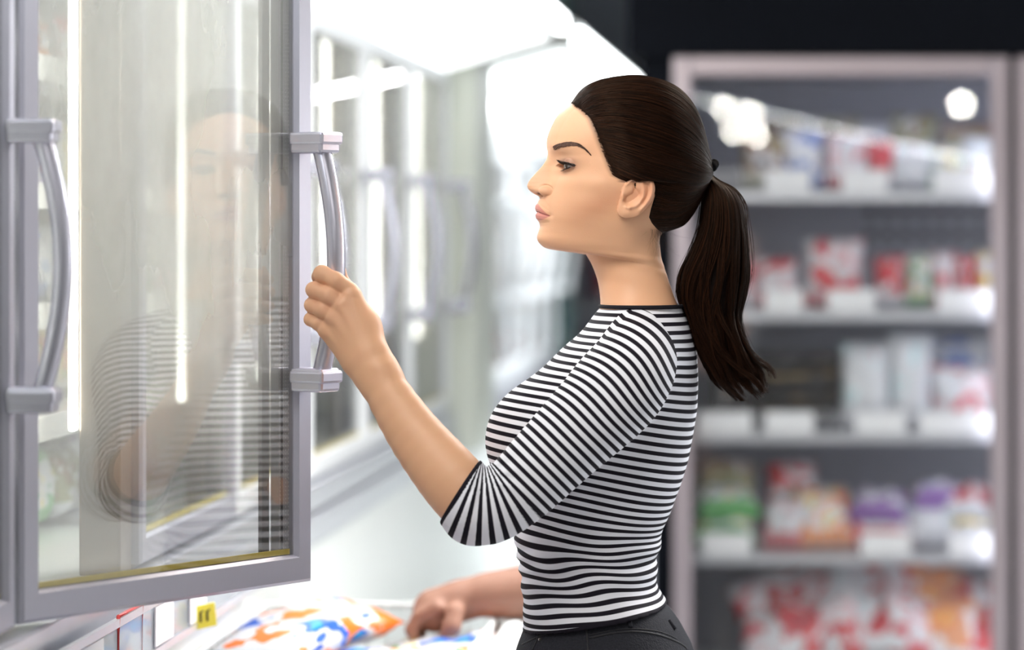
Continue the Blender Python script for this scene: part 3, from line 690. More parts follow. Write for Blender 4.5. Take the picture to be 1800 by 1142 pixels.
def eye_shape(X, Yl, Z):
    """press the skin over the eyeball as lids with an opening"""
    a = np.abs(Yl)-abs(EC[1]); hgt = Z-EC[2]
    q = np.clip(1-(np.abs(a-.000)/.0148)**2, 0, 1)
    hu = .0044*q**0.75-0.0006+a*0.02; hl = -.0044*q**0.85-.0002+a*0.02
    ins = (hgt < hu) & (hgt > hl) & (q > 0)
    edge = np.minimum(hu-hgt, hgt-hl)
    rr = ER+.0013
    ball = EC[0]-np.sqrt(np.clip(rr*rr-a*a-hgt*hgt, 0, None))
    near = (a*a+hgt*hgt < (rr*.93)**2)
    X = np.where(near & ~ins, np.minimum(X, ball), X)
    # blend around the ball
    d2 = np.sqrt(a*a+(hgt*1.05)**2); k = sm(d2, .021, .0120)
    X = np.where(~near & (d2 < .021), X*(1-k*.0)+0, X)
    core = sm(edge, -.0000, .0007)
    X = np.where(ins & (q > 0.02), np.maximum(X, EC[0]-np.sqrt(np.clip(ER**2-a*a-hgt*hgt, 0, None))+.0030*core), X)
    return X
def features(px, py, y, front):
    d = nose_lip(py, y)
    g = lambda cy, sy_, cp, sp: np.exp(-((y-cy)/sy_)**2-((py-cp)/sp)**2)
    d += 5.0*g(.026, .018, 261, 10)      # brow ridge
    d -= 3.8*g(.0165, .0085, 288, 13)    # inner corner hollow
    d -= 2.4*g(.032, .018, 276, 7)       # lid hollow under the brow
    d -= 1.8*g(.030, .016, 309, 7)       # under eye
    d += 3.4*g(.046, .018, 322, 16)      # cheekbone
    d -= 3.2*g(.050, .016, 362, 20)      # hollow
    d += 1.5*g(.0, .018, 418, 12)
    return d*front
front = np.where(S2 < .5, 1.0, np.clip(1-(S2-.5)/.2, 0, 1))
Yh = G*Wd*0.001
disp = features(PXm, PYm, Yh, front)
temple = 1-0.035*np.exp(-((PXm-1040)/26)**2-((PYm-262)/26)**2)-0.03*np.exp(-((PXm-1050)/24)**2-((PYm-372)/22)**2)+0.02*np.exp(-((PXm-1035)/24)**2-((PYm-325)/13)**2)
temple -= 0.06*np.exp(-((PXm-1120)/22)**2-((PYm-432)/18)**2)
Yh = Yh*temple

X0 = LX(PXm-disp); Z0 = LZ(PYm)+0*X0
# wing of the nose: a dome with a groove round its back and top
for _ in range(1):
    Xs = 1100+HS*(X0*math.cos(PSI)+Yh*math.sin(PSI)); rx_, ry_ = Xs-959.5, PYm-336.0
    r_a = np.hypot(rx_/10.5, ry_/9.0); ok_ = (Yh < .032)*(S2 < .3)*sm(Yh, .001, .006)
    dome = np.sqrt(np.clip(1-r_a**2, 0, 1)); side_ = sm(-(-rx_*.8+ry_*.9), -8, 6)
    gr_ = np.exp(-((r_a-1.13)/.16)**2)*sm(rx_-ry_*.9, -6, 6)
    Yh = Yh+ok_*(.0025*dome-.0009*gr_); X0 = X0-ok_*(3.5*dome-2.2*gr_)/HS
X0 = np.where((np.abs(Yh) < .055) & (S2 < .45), eye_shape(X0, Yh, Z0), X0)
# sockets: shift lids back smoothly where the ball sits proud
yaw_r = np.interp(PYm, [430, 560], [YAW, math.radians(3)])
def place(X, Yl, Z, yaw):
    c, s = np.cos(yaw), np.sin(yaw)
    return np.stack([HO[0]+X*c-Yl*s, HO[1]+X*s+Yl*c+.03*sm(-Z, .09, .14), HO[2]+Z], -1)
near = place(X0, -Yh, Z0, yaw_r); far = place(X0, Yh, Z0, yaw_r)
ring = np.concatenate([near, far[:, -2:0:-1]], 1); NC = ring.shape[1]
hv = ring.reshape(-1, 3); ii = np.arange(NR-1)[:, None]*NC; jj = np.arange(NC)[None, :]; j2 = (jj+1) % NC
hq = np.stack([ii+jj, ii+j2, ii+NC+j2, ii+NC+jj], -1).reshape(-1, 4)
top_c, bot_c = len(hv), len(hv)+1
hv = np.vstack([hv, ring[0].mean(0), ring[-1].mean(0)])
tri = [(top_c, (k+1) % NC, k) for k in range(NC)]+[(bot_c, (NR-1)*NC+k, (NR-1)*NC+(k+1) % NC) for k in range(NC)]
tm = bpy.data.meshes.new('t'); tm.from_pydata(hv.tolist(), [], hq.tolist()+tri)
head_me = tm
HG = ring  # (rows, around, 3), used for the hair
# light smoothing of the lattice only (keeps the lids crisp enough)
def new_obj_from(me, name='tmp'):
    o = bpy.data.objects.new(name, me); COL.objects.link(o); return o
def eval_mesh(o):
    dg = bpy.context.evaluated_depsgraph_get(); dg.update(); return bpy.data.meshes.new_from_object(o.evaluated_get(dg))
def recalc(me):
    b = bmesh.new(); b.from_mesh(me); bmesh.ops.recalc_face_normals(b, faces=b.faces[:]); b.to_mesh(me); b.free()
recalc(head_me)

# ------------------------------------------------------------------ ear, a closed shell in the head frame
ear_out = [(1132.8,308.8),(1141,312),(1147.5,320),(1150.5,331),(1149,344),(1145,354),(1139.7,361),(1130.6,371.7),(1119.2,380.5),(1103,384),(1093,382),(1087.3,377),(1085,369),(1088,357),(1091,345),(1094,333),(1101,321),(1110,314),(1121.5,309.5)]
def loop_cr(pts, n):
    K = np.array(pts, float); m = len(K); u = np.arange(n)*m/n; i = u.astype(int); f = (u-i)[:, None]
    p0, p1, p2, p3 = K[(i-1) % m], K[i % m], K[(i+1) % m], K[(i+2) % m]
    return 0.5*(2*p1+(p2-p0)*f+(2*p0-5*p1+4*p2-p3)*f*f+(3*p1-p0-3*p2+p3)*f**3)
def seg_d(x, y, pts):
    d = np.full(x.shape, 1e9)
    for (a, b), (c, e) in zip(pts[:-1], pts[1:]):
        L = (c-a)**2+(e-b)**2; t = np.clip(((x-a)*(c-a)+(y-b)*(e-b))/L, 0, 1); d = np.minimum(d, np.hypot(x-a-t*(c-a), y-b-t*(e-b)))
    return d
def make_ear(side):
    NA, NRr = 128, 40; con = loop_cr(ear_out, NA); cen = np.array([1117, 346.0])
    r = (np.arange(NRr+1)/NRr)[:, None, None]; pts = cen+(con-cen)[None]*r
    x, y = pts[..., 0], pts[..., 1]
    rim = [(1100, 324), (1110, 317.5), (1121.5, 313.5), (1132, 312.8), (1140, 316), (1145, 322), (1146.5, 331), (1145, 343), (1141, 352), (1134, 362), (1127, 370)]
    sca = [(1118, 319), (1130, 319.5), (1138.5, 326), (1139.5, 337), (1136, 348), (1130, 357)]
    anti = [(1128, 322), (1131, 334), (1129.5, 347), (1124, 357), (1117, 363), (1108, 365)]
    g = lambda d, w: np.exp(-(d/w)**2)
    h = 4.8*g(seg_d(x, y, rim), 4.2)-2.8*g(seg_d(x, y, sca), 3.0)+2.6*g(seg_d(x, y, anti), 3.6)
    h -= 8.5*g(seg_d(x, y, [(1104, 352), (1113, 347), (1118, 343)]), 7.0)+4.5*g(seg_d(x, y, [(1116, 325), (1116.5, 336)]), 3.4)
    h += 4.0*g(seg_d(x, y, [(1093, 343), (1096, 350)]), 3.4)+2.2*g(seg_d(x, y, [(1101, 365), (1107, 366)]), 3.4)+2.2*g(seg_d(x, y, [(1100, 375), (1104, 375)]), 8)
    h += 0.14*(x-1090)                                 # stands off the skull towards the back
    edge = (1-r[..., 0]**8); h = h*edge+(0.14*(x-1090)-3.0)*(1-edge)
    bh = 0.14*(x-1090)-5.0*(1-r[..., 0]**4)-3.0-np.clip(1115-x, 0, 30)*.25
    def pos(hh):
        lat = .0715+hh/HS
        return place(LX(x, -lat), side*lat, LZ(y), YAW)   # side -1: near
    A = pos(h).reshape(-1, 3); B = pos(np.minimum(bh, h-1.5)).reshape(-1, 3)[:NRr*NA]
    def q(off, rows):
        i = off+np.arange(rows)[:, None]*NA; j = np.arange(NA)[None]; k = (j+1) % NA
        return np.stack([i+j, i+k, i+NA+k, i+NA+j], -1).reshape(-1, 4)
    off = len(A); F = [q(0, NRr), q(off, NRr-1)[:, ::-1]]
    j = np.arange(NA); k = (j+1) % NA
    F.append(np.stack([NRr*NA+j, NRr*NA+k, off+(NRr-1)*NA+k, off+(NRr-1)*NA+j], -1))
    me = bpy.data.meshes.new('ear'); me.from_pydata(np.vstack([A, B]).tolist(), [], np.concatenate(F).tolist())
    b = bmesh.new(); b.from_mesh(me); bmesh.ops.remove_doubles(b, verts=b.verts[:], dist=1e-6); bmesh.ops.recalc_face_normals(b, faces=b.faces[:]); b.to_mesh(me); b.free()
    return me
# ------------------------------------------------------------------ the woman's arms and hands
SH_ = P(1118, 640, 3.70); FH = 0.0013
def arm_field():
    lo = P(490, 985, 3.64); hi = P(1190, 440, 3.92)
    f = Field((lo.x, 3.58, lo.z), (hi.x+.02, 3.95, hi.z), FH)
    sh, m1, m2 = P(1118, 640, 3.72), P(993, 778, 3.685), P(905, 864, 3.665)
    el, f2, f1, wr = P(840, 893, 3.655), P(800, 846, 3.662), P(722, 750, 3.688), P(655, 645, 3.712)
    f.chain([P(1142, 615, 3.85), P(1128, 650, 3.745), m1, m2, el], [.034, .037, .038, .036, .037], 0.01, 0.03, sp=4)
    f.chain([P(846, 902, 3.655), P(797, 847, 3.662), P(721, 752, 3.688), P(653, 642, 3.712)], [.0360, .0385, .0315, .0225], 0.012, 0.03, 1.10, sp=5)
    f.chain([P(668, 664, 3.709), P(654, 644, 3.714), P(640, 622, 3.716)], [.0232, .0222, .0235], 0.012, 0.02, 1.25)
    # palm, from wrist to the knuckle row
    mc = [P(619, 519, 3.722), P(603, 537, 3.717), P(588, 557, 3.718), P(575, 580, 3.724)]
    wp = [P(652, 612, 3.716), P(643, 618, 3.714), P(634, 624, 3.715), P(624, 632, 3.719)]
    for m, w, r in zip(mc, wp, (.0122, .0120, .0115, .0110)): f.chain([w, m], [.0160, r], 0.012)
    f.ball(P(622, 585, 3.722), .019, 0.014, (1, .8, 1.1))
    f.ball(P(650, 580, 3.727), .0145, 0.014, (1, .9, 1.5))
    for m, dx, dy in zip(mc, (-3, -3, -2, -2), (-2, -1, 0, 0)):     # knuckles
        f.ball(m+Vector((dx/1450, -.0065, -dy/1450)), .0082, 0.006)
    # fingers: knuckle, middle joint, end joint, tip (they close round the bar)
    fg = [([mc[0]+Vector((-.003, 0, .005)), P(590, 493, 3.716), P(566, 481, 3.722), P(561, 486, 3.752), P(577, 492, 3.770)], [.0112, .0100, .0097, .0082, .0072]),
          ([mc[1], P(577, 519, 3.713), P(551.5, 509, 3.722), P(553, 512, 3.753), P(574, 515, 3.771)], [.0108, .0095, .0090, .0080, .0072]),
          ([mc[2], P(567, 544, 3.716), P(548.5, 536, 3.726), P(551, 538, 3.753), P(572, 540, 3.770)], [.0100, .0090, .0086, .0078, .0070]),
          ([mc[3], P(560, 568, 3.722), P(546.5, 561, 3.730), P(550, 562, 3.754), P(569, 563, 3.768)], [.0092, .0082, .0078, .0070, .0063])]
    for pts, rad in fg: f.chain(pts, rad, 0.0010, 0.005)
    f.chain([P(648, 600, 3.735), P(637, 560, 3.752), P(616, 520, 3.770), P(602, 489, 3.772)], [.0150, .0125, .0102, .0072], 0.004, 0.012)
    f.ball(P(604.5, 479, 3.770), .0055, .003, (.6, .9, 1.4))
    # ulna bump and tendons
    f.ball(P(668, 650, 3.697), .0075, .012)
    for m, w in zip(mc, wp):
        a = m.lerp(w, .12)+Vector((0, -.0112, 0)); b = m.lerp(w, .75)+Vector((0, -.0125, 0))
        f.chain([a, b], [.0030, .0020], 0.005)
    # elbow point
    f.ball(P(832, 910, 3.662), .018, .015)
    return f
af = arm_field(); av, aq = surf_nets(af.D, af.lo, FH); del af
def remesh(me, vox):
    o = new_obj_from(me); m = o.modifiers.new('r', 'REMESH'); m.mode = 'VOXEL'; m.voxel_size = vox; r = eval_mesh(o); bpy.data.objects.remove(o); return r
arm_me = remesh(np_mesh('arm', av, aq), .0012)
def far_arm():
    """the right arm hangs at her far side"""
    f = Field((-.42, 3.88, .66), (-.10, 4.16, 1.36), .003)
    f.chain([(-.215, 3.96, 1.30), (-.225, 4.015, 1.20), (-.245, 4.035, 1.05), (-.275, 4.02, .95), (-.305, 4.00, .84)], [.036, .038, .034, .033, .022], .02, .03, sp=4)
    f.chain([(-.305, 4.00, .84), (-.312, 3.998, .795), (-.316, 3.996, .770)], [.021, .026, .022], .012, .02, 1.2)
    for i, dy in enumerate((-.024, -.008, .008, .024)):
        L = (.9, 1.0, .95, .8)[i]
        f.chain([(-.314, 3.998+dy, .785), (-.325, 3.998+dy, .760), (-.333, 3.998+dy, .760-.028*L), (-.326, 3.998+dy*.9, .760-.05*L)], [.010, .009, .008, .007], .002, .005)
    f.chain([(-.305, 3.975, .81), (-.315, 3.965, .79), (-.325, 3.962, .76)], [.012, .010, .008], .004, .008)
    f.D = np.minimum(f.D, .05)
    return surf_nets(f.D, f.lo, .003)
fv, fq = far_arm(); far_me = remesh(np_mesh('far_arm', fv, fq), .003)

# union of the pieces into one continuous body
def boolean_union(base, others):
    o = new_obj_from(base); tmp = []
    for me in others:
        t = new_obj_from(me); tmp.append(t)
        m = o.modifiers.new('u', 'BOOLEAN'); m.operation = 'UNION'; m.solver = 'MANIFOLD'; m.object = t
    res = eval_mesh(o); n0 = len(base.vertices)
    ok = len(res.vertices) > n0*1.2 and len(res.vertices) > sum(len(x.vertices) for x in others)*.4
    for t in tmp+[o]: bpy.data.objects.remove(t)
    return res, ok
ears = [make_ear(-1), make_ear(1)]
body_me, ok = boolean_union(head_me, ears+[arm_me, far_me])
print('BODY UNION', ok, len(head_me.vertices), len(arm_me.vertices), len(body_me.vertices))
if not ok:
    b = bmesh.new()
    for me in [head_me, arm_me, far_me]+ears: b.from_mesh(me)
    body_me = bpy.data.meshes.new('body'); b.to_mesh(body_me); b.free()
body_me.materials.clear(); body_me.polygons.foreach_set('material_index', [0]*len(body_me.polygons)); body_me.name = 'body'
body_me.polygons.foreach_set('use_smooth', [True]*len(body_me.polygons))

# skin colours by place on the face: lips, brow shade, cheek shading and nostril shade painted in
V = vco(body_me); c_, s__ = math.cos(-YAW), math.sin(-YAW)
dx_, dy_ = V[:, 0]-HO[0], V[:, 1]-HO[1]
lx_, ly_, lz_ = dx_*c_-dy_*s__, dx_*s__+dy_*c_, V[:, 2]-HO[2]
fpy = 405-lz_*HS; ay = np.abs(ly_); fpx = 1100+lx_*HS*math.cos(PSI)
onface = (lx_ < -.055) & (fpy > 120) & (fpy < 470)
sl = 371.8+7*(np.clip(ay, 0, .03)/.023)**1.5; q = np.clip(1-(ay/.0245)**2, 0, 1)
up = 14.5*q**.8-1.6*np.exp(-(ay/.0025)**2); lo_ = 15.0*q**.7
lip = np.where(fpy < sl, sm(up-(sl-fpy), -.8, .8), sm(lo_-(fpy-sl), -.8, .8))*(q > 0)*onface
attr(body_me, 'lip', lip); attr(body_me, 'lipline', np.exp(-((fpy-sl)/1.3)**2)*(q > 0)*onface)
attr(body_me, 'nostril', np.exp(-((fpx+ay*HS*math.sin(PSI)-949.5)/4.8)**2-((fpy-340.5)/2.3)**2)*(ay < .0135)*(ay > .002))  # shade of the hollow painted dark over the nostril pit
a_ = ay-abs(EC[1]); h_ = lz_-EC[2]
lid = np.exp(-((a_-.001)/.014)**2-((h_-.006)/.0045)**2)*onface
lid2 = np.exp(-((a_-.008)/.011)**2-((h_+.001)/.006)**2)*onface
attr(body_me, 'lid', np.clip(lid*1.0+lid2*.8, 0, 1))
cheek_shade = np.exp(-((fpy-362+.42*(fpx-1035))/24)**2-((fpx-1040)/58)**2)*sm(ay, .025, .05)  # cheek contour: makeup tone plus shading put into the skin colour
attr(body_me, 'cheek_shade', cheek_shade)
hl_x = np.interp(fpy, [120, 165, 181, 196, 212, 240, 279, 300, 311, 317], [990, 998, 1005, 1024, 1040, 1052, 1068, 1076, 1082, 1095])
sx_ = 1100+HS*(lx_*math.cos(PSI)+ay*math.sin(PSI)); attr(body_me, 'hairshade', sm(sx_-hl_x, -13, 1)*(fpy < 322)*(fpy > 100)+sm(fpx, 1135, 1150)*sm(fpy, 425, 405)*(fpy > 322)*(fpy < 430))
earm = np.exp(-((fpx-1118)/30)**2-((fpy-347)/38)**2)*(ay > .066); attr(body_me, 'earwarm', earm)
hand = np.clip(1-np.hypot(V[:, 0]-P(580, 0, 3.72).x, V[:, 2]-P(0, 530, 3.72).z)/.05, 0, 1)*(V[:, 0] < -.45); attr(body_me, 'handwarm', hand)
m, t, b = new_mat('fair_warm_skin'); M['skin'] = m
def at_node(t, name):
    n = t.nodes.new('ShaderNodeAttribute'); n.attribute_name = name; return n.outputs['Fac']
def mixc(t, fac, a, col, k=1.0):
    mx = t.nodes.new('ShaderNodeMix'); mx.data_type = 'RGBA'; mx.inputs[7].default_value = (*col, 1)
    mm = t.nodes.new('ShaderNodeMath'); mm.operation = 'MULTIPLY'; mm.use_clamp = True; mm.inputs[1].default_value = k
    t.links.new(fac, mm.inputs[0]); t.links.new(mm.outputs[0], mx.inputs[0])
    if isinstance(a, tuple): mx.inputs[6].default_value = (*a, 1)
    else: t.links.new(a, mx.inputs[6])
    return mx.outputs[2]
SKIN = (0.74, 0.42, 0.248)
nz = t.nodes.new('ShaderNodeTexNoise'); nz.inputs['Scale'].default_value = 45; nz.inputs['Detail'].default_value = 4
c0 = mixc(t, nz.outputs['Fac'], SKIN, (0.72, 0.40, 0.26), 0.5)
c0 = mixc(t, at_node(t, 'cheek_shade'), c0, (0.50, 0.21, 0.115), 0.52)
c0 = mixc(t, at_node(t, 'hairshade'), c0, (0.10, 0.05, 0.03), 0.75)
c0 = mixc(t, at_node(t, 'earwarm'), c0, (0.66, 0.27, 0.17), 0.35)
c0 = mixc(t, at_node(t, 'handwarm'), c0, (0.72, 0.36, 0.25), 0.25)
c0 = mixc(t, at_node(t, 'lid'), c0, (0.20, 0.10, 0.075), 0.75)
c0 = mixc(t, at_node(t, 'lip'), c0, (0.54, 0.185, 0.165), 0.85)
c0 = mixc(t, at_node(t, 'lipline'), c0, (0.30, 0.07, 0.06), 0.6)
c0 = mixc(t, at_node(t, 'nostril'), c0, (0.10, 0.02, 0.015), 0.95)
t.links.new(c0, b.inputs['Base Color']); b.inputs['Roughness'].default_value = 0.48; b.inputs['Specular IOR Level'].default_value = 0.4
b.inputs['Subsurface Weight'].default_value = 0.12; b.inputs['Subsurface Radius'].default_value = (0.010, 0.004, 0.002); b.inputs['Subsurface Scale'].default_value = 0.6
n2 = t.nodes.new('ShaderNodeTexNoise'); n2.inputs['Scale'].default_value = 700; bp = t.nodes.new('ShaderNodeBump'); bp.inputs['Strength'].default_value = 0.12; bp.inputs['Distance'].default_value = 0.001
t.links.new(n2.outputs['Fac'], bp.inputs['Height']); t.links.new(bp.outputs[0], b.inputs['Normal'])
woman = tag(empty('person', (-.22, 3.85, 0)), 'woman with dark ponytail and black-and-white striped top gripping the open door handle', 'person')
def wlink(name, me, m, smooth=False, parent=None):
    o = link(name, me, m, parent or woman, smooth)
    if parent is None: me.transform(Matrix.Translation((.22, -3.85, 0)))
    return o
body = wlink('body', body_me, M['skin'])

# ------------------------------------------------------------------ eyes, lashes, brows
m, t, b = new_mat('eyeball'); M['eye'] = m
tc = t.nodes.new('ShaderNodeTexCoord'); sx = t.nodes.new('ShaderNodeSeparateXYZ'); t.links.new(tc.outputs['Object'], sx.inputs[0])
vm = t.nodes.new('ShaderNodeVectorMath'); vm.operation = 'MULTIPLY'; vm.inputs[1].default_value = (0, 1, 1); t.links.new(tc.outputs['Object'], vm.inputs[0])
ln = t.nodes.new('ShaderNodeVectorMath'); ln.operation = 'LENGTH'; t.links.new(vm.outputs[0], ln.inputs[0])
cr = t.nodes.new('ShaderNodeValToRGB'); e = cr.color_ramp.elements
mr = t.nodes.new('ShaderNodeMapRange'); mr.inputs['From Max'].default_value = 0.0121; t.links.new(ln.outputs['Value'], mr.inputs[0]); t.links.new(mr.outputs[0], cr.inputs[0])
e[0].position = 0.0; e[0].color = (0.005, 0.004, 0.004, 1); e[1].position = 0.19; e[1].color = (0.01, 0.006, 0.004, 1)
for p_, c in ((0.22, (0.16, 0.075, 0.03)), (0.42, (0.10, 0.04, 0.018)), (0.50, (0.02, 0.012, 0.01)), (0.55, (0.55, 0.50, 0.48)), (1.0, (0.50, 0.40, 0.37))):
    x = e.new(p_); x.color = (*c, 1)
t.links.new(cr.outputs[0], b.inputs['Base Color']); b.inputs['Roughness'].default_value = 0.08; b.inputs['Coat Weight'].default_value = 0.6
for sd in (-1, 1):
    bb = bmesh.new(); bmesh.ops.create_uvsphere(bb, u_segments=48, v_segments=32, radius=ER)
    for v in bb.verts:
        d = math.hypot(v.co.y, v.co.z)
        if v.co.x < 0 and d < .0062: v.co.x -= .0010*(1-(d/.0062)**2)
    me = bpy.data.meshes.new('eye'); bb.to_mesh(me); bb.free()
    o = link('eye', me, M['eye'], woman, True)
    w = place(np.array(EC[0]+.0002), np.array(sd*abs(EC[1])), np.array(EC[2]), YAW)
    o.location = Vector(w)-woman.location; o.rotation_euler = (0, math.radians(-3), YAW+math.radians(7)*(1 if sd < 0 else 1))
def strand_curves(name, S, rad, m, parent=None, tip=0.15):
    """S: list of (n,3) arrays in world space -> one hair curves object"""
    hc = bpy.data.hair_curves.new(name); sizes = [len(s) for s in S]; hc.add_curves(sizes)
    pts = np.vstack(S)-np.array([-.22, 3.85, 0]); hc.attributes['position'].data.foreach_set('vector', pts.astype(np.float32).ravel())
    r = hc.attributes.get('radius') or hc.attributes.new('radius', 'FLOAT', 'POINT')
    rv = np.concatenate([rad*(1-(1-tip)*np.linspace(0, 1, n)**2) for n in sizes]); r.data.foreach_set('value', rv.astype(np.float32))
    o = bpy.data.objects.new(name, hc); COL.objects.link(o); o.parent = parent or woman; hc.materials.append(m)
    return o
m, t, b = new_mat('dark_brown_hair'); M['hair'] = m
b.inputs['Base Color'].default_value = (0.018, 0.0085, 0.0055, 1); b.inputs['Roughness'].default_value = 0.45; b.inputs['Specular IOR Level'].default_value = 0.16; b.inputs['Specular Tint'].default_value = (1, .7, .5, 1)
hi_ = t.nodes.new('ShaderNodeHairInfo'); mx = t.nodes.new('ShaderNodeMix'); mx.data_type = 'RGBA'
mx.inputs[6].default_value = (0.003, 0.0016, 0.0015, 1); mx.inputs[7].default_value = (0.040, 0.014, 0.0065, 1)
pw = t.nodes.new('ShaderNodeMath'); pw.operation = 'POWER'; pw.inputs[1].default_value = 2.5; t.links.new(hi_.outputs['Random'], pw.inputs[0]); t.links.new(pw.outputs[0], mx.inputs[0]); t.links.new(mx.outputs[2], b.inputs['Base Color'])
M['lash'] = mat('black_lash', (0.008, 0.006, 0.006), 0.5, noise_amt=0.1, nscale=50)
M['brow'] = mat('brown_brow_hair', (0.085, 0.042, 0.027), 0.6, noise_amt=0.1, nscale=50)
def LW(X, Yl, Z): return place(np.asarray(X, float), np.asarray(Yl, float), np.asarray(Z, float), YAW)
rn = np.random.default_rng(5)
for sd in (-1, 1):
    S = []; rr = ER+.0014
    for i in range(150):
        a = -.0125+.0272*(i+rn.uniform(-.4, .4))/149; q = max(0, 1-(abs(a)/.0148)**2)
        h = .0044*q**.75-.0004+a*.02; x = EC[0]-math.sqrt(max(rr*rr-a*a-h*h, 1e-6))
        L = .0108*(.65+.35*sm(np.array(a), -.012, .008))*rn.uniform(.7, 1.05); n = 7; f = np.linspace(0, 1, n)
        S.append(LW(x-L*.95*f, sd*(abs(EC[1])+a+L*(.25+a*28)*f), EC[2]+h-.0008+L*(-.35*f+.75*f*f)))
    for i in range(60):
        a = -.010+.022*i/59; q = max(0, 1-(abs(a)/.0148)**2); h = -.0044*q**.85-.0002+a*.02
        x = EC[0]-math.sqrt(max(rr*rr-a*a-h*h, 1e-6)); L = .0045*rn.uniform(.7, 1.1); f = np.linspace(0, 1, 5)
        S.append(LW(x-L*.8*f, sd*(abs(EC[1])+a+L*(.2+a*22)*f), EC[2]+h-L*(.7*f-.2*f*f)))
    # liner along the upper lid
    strand_curves('eyelashes', S, .00022, M['lash'], tip=.25)
    f = np.linspace(-.0128, .0142, 30); q = np.clip(1-(np.abs(f)/.0148)**2, 0, 1); h = .0044*q**.75-.0003+f*.02
    x = EC[0]-np.sqrt(np.clip(rr*rr-f*f-h*h, 1e-6, None))
    strand_curves('eyeliner', [LW(x-.0001, sd*(abs(EC[1])+f), EC[2]+h), LW(x-.0001, sd*(abs(EC[1])+f), EC[2]+h+.0004)], .00065, M['lash'], tip=.6)
bvh = BVHTree.FromPolygons([tuple(v) for v in hv.tolist()], hq.tolist())
def on_skin(X, Yl, Z, lift=.0004):
    """project a face point of the head frame to the skin, along the outward horizontal ray"""
    Pw = LW(X, Yl, Z); c = LW(.0+0*np.asarray(X), 0*np.asarray(X), Z); out = []
    for p, q in zip(np.atleast_2d(Pw), np.atleast_2d(c)):
        d = Vector(p-q).normalized(); hit = bvh.ray_cast(Vector(q)+d*.3, -d)
        out.append(np.array(hit[0]+d*lift) if hit[0] else p)
    return np.array(out)
bk = np.array([(969.5, 263, 11), (974, 258, 19), (985, 255.5, 29), (996, 257.5, 36.5), (1008, 263, 43), (1018, 270, 49), (1025, 275.5, 53)])
for sd in (-1, 1):
    S = []
    for i in range(420):
        u = rn.uniform(0, 6)**1.0; k = cr_interp(bk, np.array([u]))[0]; k2 = cr_interp(bk, np.array([min(5.99, u+.5)]))[0]
        wv = np.interp(u, [0, 1, 2.5, 4, 6], [3.6, 4.4, 3.4, 2.0, .6]); off = rn.uniform(-1, 1)*wv
        up_ = np.interp(u, [0, 2, 6], [5, 2.0, .3])
        y0 = k[2]*.001; z0 = LZ(k[1]+off); y1 = k2[2]*.001+.0008; z1 = LZ(k2[1]+off*.7-up_*.6)
        yy = np.linspace(y0, y1, 4); zz = np.linspace(z0, z1, 4)
        S.append(on_skin(-.05-0*yy, sd*yy, zz, .0005))
    strand_curves('eyebrow', S, .00022, M['brow'])
# ------------------------------------------------------------------ hair
def local_of(Vw):
    dx, dy = Vw[..., 0]-HO[0], Vw[..., 1]-HO[1]; c, s = math.cos(-YAW), math.sin(-YAW)
    return dx*c-dy*s, dx*s+dy*c, Vw[..., 2]-HO[2]
def seen(Vw):
    x, y, z = local_of(Vw); return 1100+HS*(x*math.cos(PSI)+np.abs(y)*math.sin(PSI)), 405-z*HS, y
def hairline(py):
    return np.where(py < 319, np.interp(py, [120, 165, 181, 196, 212, 240, 279, 300, 311, 317, 319], [990, 998, 1005, 1024, 1040, 1052, 1068, 1076, 1082, 1095, 1149]),
                    np.interp(py, [319, 345, 368, 382, 392, 402, 410, 416], [1150, 1150, 1143, 1140, 1145, 1154, 1166, 1180]))
HR = int(np.searchsorted(R_[:, 1], 452)) + 60
HRn = max(i for i in range(NR) if R_[i, 3] < 440)
Hg = HG[:HRn]; hx_, hpy, hly = seen(Hg)
e_ = hx_-hairline(hpy); e_ = np.where(hpy > 385, np.minimum(e_, (411-hpy)*1.6), e_)
nrm = np.zeros_like(Hg)
du = np.roll(Hg, -1, 1)-np.roll(Hg, 1, 1); dv = np.zeros_like(Hg); dv[1:-1] = Hg[2:]-Hg[:-2]; dv[0] = dv[1]; dv[-1] = dv[-2]
nrm = np.cross(du, dv); nrm /= np.linalg.norm(nrm, axis=2, keepdims=True)+1e-12
cen_h = np.array(LW(LX(1120), 0, LZ(270)))
sg = np.sign(((Hg-cen_h)*nrm).sum(2)).mean(); nrm *= 1 if sg > 0 else -1
Tk = -.0010+.0016*sm(e_, -5, 4)+.0084*sm(e_, 0, 50)+.0045*np.exp(-((hx_-1231)/22)**2-((hpy-302)/22)**2)
gap = np.abs(hly)
Tk *= 1-.25*np.exp(-((hx_-1160)/30)**2-((hpy-350)/30)**2)
Hs = Hg+nrm*Tk[..., None]
Hs[:3] = Hs[:3].mean((0, 1))*0+Hs[:3]
keep = e_ > -7
HVs = Hs.reshape(-1, 3); ii = np.arange(HRn-1)[:, None]*NC; jj = np.arange(NC)[None]; j2 = (jj+1) % NC
Q = np.stack([ii+jj, ii+j2, ii+NC+j2, ii+NC+jj], -1).reshape(-1, 4)
kq = keep.reshape(-1)[Q].all(1)
top_i = len(HVs); HVa = np.vstack([HVs, HVs[:NC].mean(0)+np.array([0, 0, .0004])])
tris = np.array([(top_i, (k+1) % NC, k) for k in range(NC)])
hb_bvh = BVHTree.FromPolygons([tuple(v) for v in HVa.tolist()], Q.tolist()+tris.tolist())
hair = bpy.data.meshes.new('hair'); hair.from_pydata(HVa.tolist(), [], Q[kq].tolist()+tris.tolist())
b = bmesh.new(); b.from_mesh(hair); bmesh.ops.delete(b, geom=[v for v in b.verts if not v.link_faces], context='VERTS'); bmesh.ops.recalc_face_normals(b, faces=b.faces[:]); b.to_mesh(hair); b.free()
M['haircap'] = mat('dark_hair_mass', (0.007, 0.0035, 0.0028), 0.6, spec=0.1, noise_amt=0.3, nscale=120)
